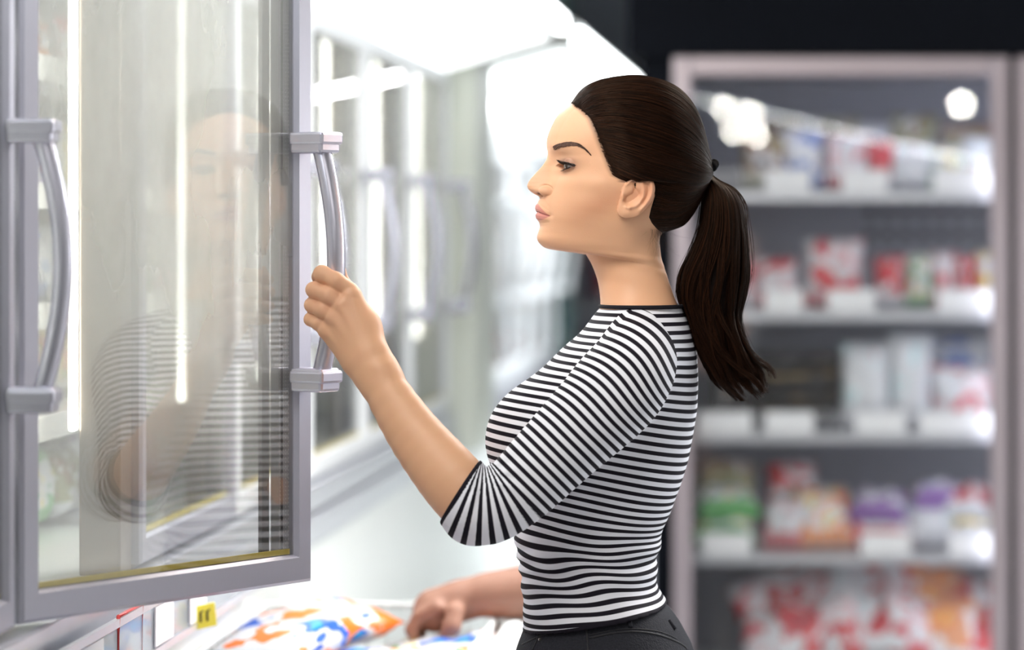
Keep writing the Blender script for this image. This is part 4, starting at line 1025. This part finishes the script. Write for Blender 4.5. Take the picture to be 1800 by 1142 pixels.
hair_o = wlink('hair', hair, M['haircap'], True)
TIE = np.array(LW(LX(1241), 0, LZ(306)))
rn = np.random.default_rng(11)
def hair_path(root, n=14, lift=.0008, wob=0.0):
    d0 = Vector(root-cen_h).normalized(); d1 = Vector(TIE-cen_h).normalized(); out = []
    ang = d0.angle(d1, 0.0); ax = d0.cross(d1)
    if ax.length < 1e-5: ax = Vector((0, 1, 0))
    ax.normalize()
    for f in np.linspace(0, 1, n):
        a = ang*f; d = Matrix.Rotation(a, 3, ax) @ d0
        d = (d+ax*wob*math.sin(math.pi*f)).normalized()
        hit = hb_bvh.ray_cast(Vector(cen_h)+d*.4, -d)
        p = hit[0] if hit[0] else Vector(root)
        out.append(np.array(p)+np.array(d)*(lift*(0.4+.6*min(1, f*5)) if f > 0 else 0.0))
    return np.array(out)
kk = np.argwhere(e_ > 0); S = []
edge = np.argwhere((e_ > -1) & (e_ < 7) & (hpy < 412))
wts = np.ones(len(kk))
for (a, b_) in edge[rn.integers(0, len(edge), 9000)]: S.append(hair_path(Hg[a, b_]+nrm[a, b_]*.0002+rn.normal(0, .0009, 3), 13, rn.uniform(.0002, .0022), rn.normal(0, .02)))
for (a, b_) in kk[rn.integers(0, len(kk), 14000)]: S.append(hair_path(Hs[a, b_]+rn.normal(0, .0008, 3), 11, rn.uniform(.0002, .0018), rn.normal(0, .03)))
S2h = []
near_e = np.argwhere((e_ > -11) & (e_ < 1) & (hpy < 318) & (hpy > 150))
for (a, b_) in near_e[rn.integers(0, len(near_e), 2600)]:
    p = hair_path(Hg[a, b_]+nrm[a, b_]*.0001+rn.normal(0, .0007, 3), 16, .0012, rn.normal(0, .03)); S2h.append(p[:rn.integers(6, 14)])
strand_curves('hairline_strands', S2h, .00011, M['hair'], tip=.6)
strand_curves('hair_strands', S, .00021, M['hair'], parent=None, tip=.5)
# fine loose hairs at the nape and along the hairline
S = []
for i in range(60):
    px0, py0 = (lambda u: (1141+22*u, 383+24*u))(rn.uniform(0, 1)) if i < 28 else (rn.uniform(1156, 1172), rn.uniform(395, 410))
    yl = -.052*(1-((px0-1100)/62-.2)**2*.6) if i < 28 else rn.uniform(-.03, .03); n = 12; f = np.linspace(0, 1, n)
    L = rn.uniform(20, 75); cv = rn.normal(0, 14)
    x = LX(px0+(cv if i < 28 else abs(cv)+4)*f*f-4*f, yl); z = LZ(py0+L*f*(1-.25*f)); S.append(LW(x, yl-.003-.004*f, z))
strand_curves('loose_hairs', S, .00007, M['hair'], tip=.3)
# ponytail
PT = np.array([  # py  left right  depth half (m)
    (303, 1240, 1247, .008), (316, 1238, 1262, .013), (332, 1238, 1288, .022), (360, 1236, 1306, .030), (400, 1229, 1313, .034), (440, 1214, 1316, .036), (480, 1198, 1315, .036),
    (520, 1196, 1306, .034), (560, 1210, 1298, .032), (600, 1222, 1308, .032), (640, 1232, 1326, .030), (675, 1242, 1345, .026), (705, 1270, 1352, .020)])
tk = np.linspace(0, 1, len(PT))
NCl = 110; cl = rn.uniform(0, 1, (NCl, 2)); clph = rn.uniform(0, 6.28, NCl); clf = rn.uniform(1.2, 2.6, NCl); cle = rn.uniform(.78, 1.0, NCl)
S = []
def pony_strand(a, bq, ci, end, amp=1.0, n=34):
    t = np.linspace(0, end, n); k = cr_interp(PT, t*(len(PT)-1))
    mix = .45*sm(t, .10, .75); ca = cl[ci, 0]; aa = a*(1-mix)+ca*mix; bb = bq*(1-mix)+(cl[ci, 1]*2-1)*mix
    aa = .5+(aa-.5)*(1+.12*sm(t, .3, .7))
    ww = k[:, 2]-k[:, 1]; px = k[:, 1]+ww*aa; py = k[:, 0]+0*t
    wv = np.sin(clph[ci]+t*6.28*clf[ci]); px += amp*wv*13*sm(t, .2, .8)*np.sin(np.pi*np.clip(aa, .08, .92))
    tail = sm(t, .70, 1.0)**1.3; cu = .5+.5*math.sin(clph[ci]*3.1)
    py -= tail*np.clip(aa-.25, 0, 1)*(30+26*cu); px += tail*(26*(1-aa)+10*cu+8*math.sin(clph[ci]*5))
    px += np.sin(t*rn.uniform(8, 22)+rn.uniform(0, 6.28))*rn.uniform(0, 3.2)*sm(t, .15, .9)
    Yd = 3.845+bb*k[:, 3]*(1+.10*np.sin(clph[ci]*2+t*9))+.006*np.sin(clph[ci]*2+t*9)*t
    return np.stack([(px-1420)*3.845/5400, Yd, CZ-(py-405)*3.845/5400], -1)
for i in range(14000):
    r = math.sqrt(rn.uniform(0, 1)); th = rn.uniform(0, 6.283); a = .5+.5*r*math.cos(th); bq = r*math.sin(th)
    ci = int(np.argmin((cl[:, 0]-a)**2+((cl[:, 1]*2-1)-bq)**2*.25+rn.uniform(0, .01, NCl)))
    S.append(pony_strand(a, bq, ci, min(1, cle[ci]*rn.uniform(.90, 1.03))))
for i in range(90):
    S.append(pony_strand(rn.choice([rn.uniform(-.12, .05), rn.uniform(.95, 1.12)]), rn.uniform(-.5, .5), rn.integers(0, NCl), rn.uniform(.5, 1.0), 2.0))
pony = strand_curves('ponytail', S, .00025, M['hair'], tip=.35)
# inner mass of the ponytail
b = MB(); pts = []; NS = 40; rings = []
for i in range(NS+1):
    k = cr_interp(PT, np.array([i/NS*.86*(len(PT)-1)]))[0]; cxp = (k[1]+k[2])/2; hw = (k[2]-k[1])/2*.80*3.845/5400; taper = 1-.6*sm(np.array(i/NS), .75, 1)
    rings.append([b.b.verts.new(((cxp-1420)*3.845/5400+hw*taper*math.cos(q*2*math.pi/24), 3.845+k[3]*.8*taper*math.sin(q*2*math.pi/24), CZ-(k[0]-405)*3.845/5400)) for q in range(24)])
for i in range(NS):
    for q in range(24): b.b.faces.new((rings[i][q], rings[i][(q+1) % 24], rings[i+1][(q+1) % 24], rings[i+1][q])).smooth = True
b.b.faces.new(rings[0]); b.b.faces.new(rings[-1][::-1])
o = b.build('ponytail_core', M['haircap'], woman); o.data.transform(Matrix.Translation((.22, -3.85, 0)))
M['blackband'] = mat('black_elastic_cloth', (0.004, 0.004, 0.005), 0.95, spec=0.05, noise_amt=0.2, nscale=400, bump=0.4)
ax = Vector((.80, 0, -.60)).normalized(); u = Vector((0, 1, 0)); w = ax.cross(u); ce = Vector(P(1241, 307, 3.845)); pts = []; rad = []
for i in range(48):
    q = i*2*math.pi/48; pts.append(ce+u*0.0165*math.cos(q)+w*.0165*math.sin(q)+Vector((.22, -3.85, 0))); rad.append(.0058+.0009*math.sin(q*9))
MB().tube(pts, rad, seg=12, closed=True).build('hair_elastic', M['blackband'], woman)['label'] = 'black hair elastic'
# ------------------------------------------------------------------ striped top
TF = np.array([(528, 1066), (542, 1049.5), (562, 1034), (584, 1018.6), (612, 985), (652, 945.5), (691, 906), (725, 877), (753, 865), (781, 862), (806, 867), (835, 880), (870, 893), (925, 899), (944, 898), (970, 902), (995, 907), (1034, 912), (1060, 914), (1085, 915), (1112, 914), (1140, 908)])
TB = np.array([(528, 1186), (538, 1195.6), (573, 1210), (618, 1221), (668, 1224), (725, 1222.6), (770, 1215), (815, 1207), (860, 1193), (905, 1176), (944, 1160), (966, 1157), (985, 1152), (1009, 1149), (1030, 1150), (1045, 1153.5), (1071, 1168), (1100, 1182), (1140, 1200)])
TW = np.array([(528, 66), (540, 76), (552, 92), (566, 112), (584, 132), (610, 150), (640, 158), (700, 155), (780, 146), (860, 134), (930, 122), (980, 118), (1040, 125), (1112, 140), (1140, 146)])
YC = 3.855; dT = 3.80
def arc(T):
    py = np.arange(520, 1150, 1.0); x = np.interp(py, T[:, 0], T[:, 1]); s = np.concatenate([[0], np.cumsum(np.hypot(np.diff(x), 1))]); return py, s-np.interp(540, py, s)
aF, aB = arc(TF), arc(TB)
PER = 15.75
h = .0020
f = Field((-.50, 3.58, .90), (-.10, 4.06, 1.40), h)
g0 = f.lo[2]+h*np.arange(f.D.shape[2]); pyk = 405+(CZ-g0)*5400/dT
xf = (np.interp(pyk, TF[:, 0], TF[:, 1])-1420)*dT/5400; xb = (np.interp(pyk, TB[:, 0], TB[:, 1])-1420)*dT/5400; w = np.interp(pyk, TW[:, 0], TW[:, 1])*.001
xf = np.convolve(np.pad(xf, 4, 'edge'), np.ones(9)/9, 'valid'); xb = np.convolve(np.pad(xb, 4, 'edge'), np.ones(9)/9, 'valid'); w = np.convolve(np.pad(w, 4, 'edge'), np.ones(9)/9, 'valid')
def torso(X, Y, Z):
    kz = np.clip(np.round((Z-g0[0])/h).astype(int), 0, len(g0)-1); a = xf[kz]; b_ = xb[kz]; ww = w[kz]
    c = (a+b_)/2; L = (b_-a)/2; n = 2.35
    r = ((np.abs((X-c)/L))**n+(np.abs((Y-YC)/ww))**n)**(1/n)
    d = (r-1)*np.minimum(L, ww)*0.9
    return np.maximum(d, np.maximum(Z-(CZ-(531-405)*dT/5400), 0*Z-1))
sl, X, Y, Z = f.sub((-1, 0, 0), (1, 9, 9)); X = X.astype(float)
f.D[:] = torso(X, Y, Z)
ztop = CZ-(537-405)*dT/5400
# bust on both sides, shoulder blades
f.ball(P(926, 772, 3.775), .050, .05, (.80, 1.0, 1.0)); f.ball(P(930, 772, 3.935), .050, .05, (.80, 1.0, 1.0))
# sleeve
slp = [P(1120, 602, 3.785), P(1113, 645, 3.725), P(1080, 691, 3.70), P(993, 778, 3.685), P(905, 864, 3.665), P(844, 894, 3.655), P(800, 850, 3.660), P(760, 797, 3.670)]
slr = [.042, .050, .0555, .0490, .0435, .0425, .0405, .0395]
D0 = f.D.copy()
fs = Field(f.lo, f.lo+h*(np.array(f.D.shape)-1), h); fs.D = np.full(f.D.shape, .05, np.float32)
fs.chain(slp, slr, .001, .022, sp=4)
fs.ball(P(824, 917, 3.662), .024, .015)
nrm_c = Vector((-.844, 0, .536)).normalized(); cpt = P(807, 865, 3.66); nrm_c = Vector((-95.4, 0, 60.6)).normalized()
Xg, Yg, Zg = X.astype(np.float32), Y.astype(np.float32), Z.astype(np.float32)
cut = (Xg-cpt.x)*nrm_c.x+(Zg-cpt.z)*nrm_c.z
fs.D = np.maximum(fs.D, cut+0*Yg).astype(np.float32)
# cloth folds round the inside of the elbow
cr0 = P(856, 834, 3.66)
ang = np.arctan2(-(Zg-cr0.z), (Xg-cr0.x)); rad_ = np.sqrt((Xg-cr0.x)**2+(Zg-cr0.z)**2)
fold = .0016*np.sin(ang*11+1.0)*np.exp(-((rad_-.028)/.022)**2)*(cut < -.012)*((Yg < 3.68)*1.0)
fs.D += (fold+0*Yg).astype(np.float32)
a, d = f.D, fs.D; k = .010; hh = np.maximum(k-np.abs(a-d), 0)/k
SD = np.minimum(a, d)-hh*hh*k*.25
# far sleeve
ff = Field(f.lo, f.lo+h*(np.array(f.D.shape)-1), h); ff.D = np.full(f.D.shape, .05, np.float32)
ff.chain([(-.215, 3.92, 1.318), (-.215, 3.97, 1.28), (-.225, 4.015, 1.20), (-.245, 4.035, 1.05), (-.262, 4.03, .99)], [.044, .049, .046, .041, .039], .001, .02, sp=4)
k = .015; hh = np.maximum(k-np.abs(SD-ff.D), 0)/k; SD = np.minimum(SD, ff.D)-hh*hh*k*.25
# gathers at the waist
pyg = 405+(CZ-Zg)*5400/dT; env = np.exp(-((pyg-1000)/70)**2)
ph = pyg*.155+ (Xg*38)*1.0
wr = .0016*env*np.sin(ph+2.5*np.sin(Xg*21+pyg*.02)+1.2*np.sin(pyg*.051))*(1+0*Yg)
SD = SD+(wr*(d > .01)).astype(np.float32)
# hem plane
h0, h1 = P(914, 1112, 3.80), P(1172, 1071, 3.80); hn = Vector((-(h1-h0).z, 0, (h1-h0).x)).normalized(); hn = -hn if hn.z > 0 else hn
SD = np.maximum(SD, (Xg-h0.x)*hn.x+(Zg-h0.z)*hn.z+0*Yg).astype(np.float32)
# neckline plane
n0, n1 = P(1049, 542, 3.8), P(1196, 538, 3.8)
SD = np.maximum(SD, (Zg-(n0.z+(Xg-n0.x)/(n1.x-n0.x)*(n1.z-n0.z)))+0*Yg).astype(np.float32)
sv, sq = surf_nets(SD, f.lo, h)
def sample(D, v):
    g = (v-f.lo)/h; i = np.clip(np.floor(g).astype(int), 0, np.array(D.shape)-2); t = g-i; o = 0
    for a in (0, 1):
        for b_ in (0, 1):
            for c in (0, 1):
                o = o+D[i[:, 0]+a, i[:, 1]+b_, i[:, 2]+c]*np.where(a, t[:, 0], 1-t[:, 0])*np.where(b_, t[:, 1], 1-t[:, 1])*np.where(c, t[:, 2], 1-t[:, 2])
    return o
shirt_me = np_mesh('striped_top', sv, sq)
dt_, ds_, df_ = sample(f.D, sv), sample(fs.D, sv), sample(ff.D, sv)
def px_of(v, d=None):
    dd = v[:, 1] if d is None else d; return 1420+v[:, 0]*5400/dd, 405+(CZ-v[:, 2])*5400/dd
qx, qy = px_of(sv, np.full(len(sv), dT))
FX, BX = np.interp(qy, TF[:, 0], TF[:, 1]), np.interp(qy, TB[:, 0], TB[:, 1]); fx = np.clip((qx-FX)/(BX-FX), 0, 1)
sF, sB = np.interp(qy, *aF)-38*sm(qy, 860, 1090), np.interp(qy, *aB)+52*sm(qy, 850, 1070)
w2 = fx**1.15
cT = (sF*(1-w2)+sB*w2)/PER
env = np.exp(-((qy-1000)/65)**2)
cT += env*.30*np.sin(qx*.020+qy*.03)+env*.22*np.sin(qx*.047-qy*.055+1.0)
# sleeve coordinate: distance along a smooth path that turns round the crease
cx_, cy_ = 850, 799; Rb = 95
arcp = [(cx_+Rb*math.cos(math.radians(q)), cy_+Rb*math.sin(math.radians(q))) for q in np.linspace(45, 119, 24)]
pth = [(1250, 533), (1126, 657), (1080, 703), (993, 790), (950, 833)]+arcp+[(764, 855), (700, 820)]
pth = np.array(pth, float); seg = np.hypot(*np.diff(pth, axis=0).T); cum = np.concatenate([[0], np.cumsum(seg)])
lx2, ly2 = px_of(sv)
best = np.full(len(sv), 1e9); cS = np.zeros(len(sv))
for i in range(len(pth)-1):
    a0, a1 = pth[i], pth[i+1]; L2 = ((a1-a0)**2).sum(); t = ((lx2-a0[0])*(a1[0]-a0[0])+(ly2-a0[1])*(a1[1]-a0[1]))/L2
    tc_ = np.clip(t, 0 if i else -9, 1 if i < len(pth)-2 else 9); dd = np.hypot(lx2-a0[0]-tc_*(a1[0]-a0[0]), ly2-a0[1]-tc_*(a1[1]-a0[1]))
    m = dd < best; best[m] = dd[m]; cS[m] = (cum[i]+tc_*seg[i])[m]
# shoulder: the stripes bow over the cap
cS = cS/PER
bow = np.clip((700-ly2)/120, 0, 1)
acr = (lx2-1110)*.70+(ly2-660)*.71           # across the arm
cS -= sm(ly2, 790, 600)*.0046*np.clip(acr+20, -60, 120)**2/PER
cFs = (1.318-sv[:, 2])*5400/3.95/PER
attr(shirt_me, 'ct', cT); attr(shirt_me, 'cs', cS); attr(shirt_me, 'cf', cFs)
ed = np.empty(len(shirt_me.edges)*2, np.int32); shirt_me.edges.foreach_get('vertices', ed); ed = ed.reshape(-1, 2)
deg = np.bincount(ed.ravel(), minlength=len(sv))+1e-9
def relax(a, n):
    for _ in range(n): a = .4*a+.6*(np.bincount(ed[:, 0], a[ed[:, 1]], len(sv))+np.bincount(ed[:, 1], a[ed[:, 0]], len(sv)))/deg
    return a
cS = relax(cS, 6)
attr(shirt_me, 'ms', relax(np.clip(dt_-ds_, -.02, .02), 25)*1000); attr(shirt_me, 'mf', (np.minimum(dt_, ds_)-df_)*1000)
hemd = ((sv[:, 0]-h0.x)*hn.x+(sv[:, 2]-h0.z)*hn.z)*1000; cuffd = ((sv[:, 0]-cpt.x)*nrm_c.x+(sv[:, 2]-cpt.z)*nrm_c.z)*1000
attr(shirt_me, 'hem', np.maximum(hemd, np.where(ds_ < dt_, cuffd, -99)))
m, t, b = new_mat('striped_jersey'); M['stripe'] = m
def mth(op, a, b2=None, clamp=False):
    n = t.nodes.new('ShaderNodeMath'); n.operation = op; n.use_clamp = clamp
    for i, x in enumerate((a, b2)):
        if x is None: continue
        if isinstance(x, (int, float)): n.inputs[i].default_value = x
        else: t.links.new(x, n.inputs[i])
    return n.outputs[0]
def mixf(fac, a, b2):
    n = t.nodes.new('ShaderNodeMix'); t.links.new(fac, n.inputs[0]); t.links.new(a, n.inputs[2]); t.links.new(b2, n.inputs[3]); return n.outputs[0]
isl = mth('GREATER_THAN', at_node(t, 'ms'), 0.0); isf = mth('GREATER_THAN', at_node(t, 'mf'), 0.0)
co = mixf(isf, mixf(isl, at_node(t, 'ct'), at_node(t, 'cs')), at_node(t, 'cf'))
tri_ = mth('ABSOLUTE', mth('SUBTRACT', mth('FRACT', co), 0.5))
st = mth('MULTIPLY', mth('SUBTRACT', tri_, 0.262), 18.0, False); n = t.nodes.new('ShaderNodeClamp'); t.links.new(mth('ADD', st, 0.5), n.inputs[0])
hm_ = mth('GREATER_THAN', at_node(t, 'hem'), -4.6); blk = mth('MAXIMUM', n.outputs[0], hm_)
mx = t.nodes.new('ShaderNodeMix'); mx.data_type = 'RGBA'; mx.inputs[6].default_value = (0.80, 0.81, 0.88, 1); mx.inputs[7].default_value = (0.012, 0.010, 0.016, 1)
t.links.new(blk, mx.inputs[0]); t.links.new(mx.outputs[2], b.inputs['Base Color']); b.inputs['Roughness'].default_value = .75; b.inputs['Specular IOR Level'].default_value = .1
n3 = t.nodes.new('ShaderNodeTexNoise'); n3.inputs['Scale'].default_value = 900; bp = t.nodes.new('ShaderNodeBump'); bp.inputs['Strength'].default_value = .15; bp.inputs['Distance'].default_value = .001
sd_ = mth('MULTIPLY', mth('ABSOLUTE', at_node(t, 'ms')), 1.4, True)
t.links.new(mth('ADD', mth('MULTIPLY', n3.outputs['Fac'], .5), sd_), bp.inputs['Height']); t.links.new(bp.outputs[0], b.inputs['Normal'])
shirt = wlink('striped_top', shirt_me, M['stripe'], True)
# black neckband
pts = []
for i in range(64):
    q = i*2*math.pi/64; n_ = 2.2; cxx = (1052+1196)/2; rx = 73*dT/5400; ry = .0745
    c, s_q = math.cos(q), math.sin(q); r = (abs(c)**n_+abs(s_q)**n_)**(-1/n_)
    x = (cxx-1420)*dT/5400+rx*c*r; pts.append((x+.22, 3.843-3.85+ry*s_q*r, CZ-(541-405)*dT/5400+.0015))
M['blackcloth'] = mat('black_jersey', (0.012, 0.011, 0.016), 0.8, spec=.2, noise_amt=0.2, nscale=200)
MB().tube(pts, .0026, seg=10, closed=True, rx=.0024).build('neckband', M['blackcloth'], shirt)
del D0, SD, fs, ff

# ------------------------------------------------------------------ jeans and shoes
JF = np.array([(1050, 926), (1085, 921), (1108, 916), (1142, 903), (1200, 890), (1260, 888), (1330, 900), (1400, 915)])
JB = np.array([(1050, 1146), (1068, 1160), (1084, 1176), (1105, 1191), (1142, 1211), (1200, 1230), (1270, 1236), (1330, 1226), (1400, 1205)])
hj = .004; fj = Field((-.46, 3.55, .0), (-.06, 4.10, 1.03), hj)
zj = fj.lo[2]+hj*np.arange(fj.D.shape[2]); pj = 405+(CZ-zj)*5400/dT
ja = (np.interp(pj, JF[:, 0], JF[:, 1])-1420)*dT/5400; jb = (np.interp(pj, JB[:, 0], JB[:, 1])-1420)*dT/5400; jw = np.interp(pj, [1060, 1142, 1250, 1330, 1400], [.116, .146, .172, .176, .17])
def hips(X, Y, Z):
    kz = np.clip(np.round((Z-zj[0])/hj).astype(int), 0, len(zj)-1); a, b_, ww = ja[kz], jb[kz], jw[kz]; c = (a+b_)/2; L = (b_-a)/2; n = 2.3
    d = (((np.abs((X-c)/L))**n+(np.abs((Y-YC)/ww))**n)**(1/n)-1)*np.minimum(L, ww)*.9
    return np.maximum(d, .80-Z)
sl, X, Y, Z = fj.sub((-1, 0, 0), (1, 9, 9)); fj.D[:] = hips(X.astype(float), Y, Z)
for sy_ in (-1, 1):
    fj.chain([(-.235, YC+.085*sy_, .80), (-.245, YC+.085*sy_, .62), (-.250, YC+.08*sy_, .48), (-.225, YC+.08*sy_, .28), (-.205, YC+.08*sy_, .10)], [.092, .078, .062, .056, .042], .02, .03)
hz0 = P(914, 1092, dT); hz1 = P(1172, 1058, dT); jn = Vector(((hz0-hz1).z, 0, (hz1-hz0).x)).normalized()
fj.D = np.maximum(fj.D, (X.astype(np.float32)-hz0.x)*jn.x+(Z.astype(np.float32)-hz0.z)*jn.z+0*Y.astype(np.float32)).astype(np.float32)
jv, jq = surf_nets(fj.D, fj.lo, hj); jm = np_mesh('jeans', jv, jq)
M['denim'] = mat('black_denim', (0.022, 0.023, 0.030), 0.85, spec=.15, noise_amt=0.35, nscale=420, bump=.25)
jeans = wlink('jeans', jm, M['denim'], True)
jbv = BVHTree.FromPolygons([tuple(v) for v in jv.tolist()], jq.tolist())
def seam(name, pts_px, r, m, parent=jeans, lift=.0004):
    out = []
    for px, py in pts_px:
        tgt = P(px, py, 3.0)-Vector((0, 0, CZ)); o_ = Vector((0, 0, CZ)); hit = jbv.ray_cast(o_, tgt.normalized())
        if hit[0]: out.append(hit[0]+Vector((.22, -3.85-lift, 0)))
    if len(out) > 2: MB().tube(out, r, seg=8).build(name, m, parent)
M['thread'] = mat('dark_seam_thread', (0.008, 0.008, 0.012), 0.7, noise_amt=0.2, nscale=300)
def cur(pts, n=24): return cr_interp(np.array(pts, float), np.linspace(0, len(pts)-1.001, n)).tolist()
seam('yoke_seam', cur([(1036, 1121), (1080, 1112), (1120, 1110), (1160, 1116), (1195, 1130), (1207, 1140)]), .0013, M['thread'])
seam('yoke_seam', cur([(1036, 1116), (1080, 1107), (1120, 1105), (1160, 1110), (1190, 1122)]), .0007, M['thread'])
seam('side_seam', cur([(1027, 1088), (1031, 1110), (1034, 1142), (1036, 1180)]), .0012, M['thread'])
seam('pocket_seam', cur([(1030, 1092), (990, 1103), (950, 1117), (918, 1132)]), .0011, M['thread'])
seam('fly_seam', cur([(948, 1108), (944, 1124), (936, 1142)]), .0011, M['thread'])
seam('belt_loop', [(1106, 1090), (1107, 1096), (1108, 1102)], .0030, M['denim'])
seam('belt_loop', [(1176, 1090), (1181, 1098), (1186, 1106)], .0030, M['denim'])
p_ = P(949, 1123, 3.67); bq = bmesh.new()
M['rivet'] = mat('dull_metal_rivet', (0.25, 0.22, 0.2), 0.35, 0.9, noise_amt=0.1, nscale=100)
seam('rivet', [(948, 1123), (949, 1123.5), (950, 1124)], .0018, M['rivet'], lift=.0012)
for sy_ in (-1, 1):
    fz = Field((-.40, 3.70, -.002), (-.12, 4.0, .14), .004)
    yy = YC+.08*sy_
    fz.ball((-.205, yy, .06), .046, .02, (1, .8, 1.1)); fz.ball((-.30, yy, .032), .06, .03, (1.1, .72, .55)); fz.ball((-.23, yy, .035), .06, .03, (1.1, .62, .6))
    zz = fz.lo[2]+.004*np.arange(fz.D.shape[2], dtype=np.float32); fz.D = np.maximum(fz.D, .003-zz[None, None, :])
    a, q = surf_nets(fz.D, fz.lo, .004); wlink('shoe', np_mesh('shoe', a, q), M['blackcloth'], True)
# ------------------------------------------------------------------ the person reaching into the chest freezer
hp = .005; d2 = 4.72
fp = Field((-.95, 4.42, 0.0), (-.05, 5.10, 1.35), hp)
Q_ = lambda a, b, d=d2: tuple(P(a, b, d))
fp.ball(Q_(1045, 735, 4.80), .088, .02, (1.0, .86, 1.2)); fp.ball(Q_(995, 770, 4.80), .045, .03, (1, .9, 1.2)); fp.ball(Q_(946, 752, 4.80), .012, .012, (1.2, .7, 1))
fp.chain([Q_(1062, 800, 4.81), Q_(1062, 860, 4.82)], [.05, .055], .02, .02)
fp.chain([(-.330, 4.82, .95), (-.332, 4.82, .80)], [.086, .088], .04, .03)
fp.chain([Q_(1060, 880, 4.73), Q_(1060, 880, 4.91)], [.055, .055], .05, .03)
fp.chain([Q_(1056, 885, 4.71), Q_(1050, 1000, 4.67), Q_(1005, 1020, 4.67), Q_(915, 1040, 4.67), Q_(850, 1046, 4.67), Q_(805, 1058, 4.67)], [.048, .044, .043, .040, .033, .026], .02, .03, sp=4)
fp.chain([Q_(805, 1056, 4.67), Q_(765, 1072, 4.67)], [.030, .034], .015, .02)
for i, dy in enumerate((-.030, -.010, .010, .030)):
    fp.chain([Q_(768-4*i, 1068, 4.67+dy), Q_(738+3*i, 1082, 4.67+dy), Q_(724+4*i, 1106, 4.67+dy), Q_(730+4*i, 1124, 4.67+dy)], [.014, .011, .010, .008], .003, .006)
fp.chain([Q_(800, 1075, 4.63), Q_(795, 1100, 4.62), Q_(780, 1120, 4.625)], [.015, .012, .009], .005, .01)
fp.chain([Q_(1060, 885, 4.93), Q_(1060, 1010, 4.97), Q_(1060, 1120, 4.93), (-.350, 4.91, .70)], [.046, .040, .034, .026], .02, .03, sp=4)
for q in (-1, 1):
    fp.chain([(-.332, 4.82+.06*q, .74), (-.335, 4.82+.07*q, .42), (-.325, 4.82+.07*q, .08)], [.070, .052, .040], .02, .03); fp.ball((-.350, 4.82+.07*q, .035), .05, .02, (1.8, .8, .7))
pv, pq = surf_nets(fp.D, fp.lo, hp)
M['skin2'] = mat('tanned_skin', (0.34, 0.17, 0.115), 0.5, noise_amt=0.08, nscale=40)
other = tag(empty('person', (-.332, 4.82, 0)), 'person mostly hidden behind the striped top, bare forearm reaching into the chest freezer', 'person')
def olink(name, me, m): me.transform(Matrix.Translation((.332, -4.82, 0))); return link(name, me, m, other, True)
olink('body', np_mesh('body', pv, pq), M['skin2'])
fc = Field((-.60, 4.57, 0.05), (-.10, 5.09, 1.05), hp)
fc.chain([(-.330, 4.82, .95), (-.332, 4.82, .78)], [.093, .094], .04, .03); fc.chain([Q_(1060, 882, 4.72), Q_(1060, 882, 4.92)], [.064, .064], .05, .03)
fc.chain([Q_(1056, 885, 4.71), Q_(1055, 985, 4.68)], [.056, .054], .02, .02); fc.chain([Q_(1060, 885, 4.93), Q_(1060, 985, 4.96)], [.055, .052], .02, .02)
zz = fc.lo[2]+hp*np.arange(fc.D.shape[2], dtype=np.float32); fc.D = np.maximum(fc.D, .66-zz[None, None, :])
a, q = surf_nets(fc.D, fc.lo, hp); olink('dark_shirt', np_mesh('dark_shirt', a, q), mat('dark_grey_shirt', (.06, .065, .08), .8, noise_amt=.1, nscale=60))
fc = Field((-.60, 4.62, 0.05), (-.10, 5.05, 0.72), hp)
fc.ball((-.332, 4.82, .68), .094, .02, (1, 1, .6))
for q_ in (-1, 1): fc.chain([(-.332, 4.82+.06*q_, .70), (-.335, 4.82+.07*q_, .42), (-.325, 4.82+.07*q_, .10)], [.078, .062, .050], .02, .03)
a, q = surf_nets(fc.D, fc.lo, hp); olink('trousers', np_mesh('trousers', a, q), mat('navy_trousers', (.03, .04, .07), .85, noise_amt=.15, nscale=60))
fc = Field((-.55, 4.65, 1.0), (-.18, 4.97, 1.32), hp)
fc.ball(Q_(1058, 722, 4.80), .096, .02, (1.0, .90, 1.1)); cutf = fc.sub((-1, 0, 0), (1, 9, 9))
_, X, Y, Z = cutf; cx0, _, cz0 = Q_(1010, 700, 4.80); fc.D = np.maximum(fc.D, ((cx0-X)+(cz0-Z)*.5)*.9+0*Y).astype(np.float32)
a, q = surf_nets(fc.D, fc.lo, hp); olink('hair', np_mesh('hair', a, q), M['haircap'])
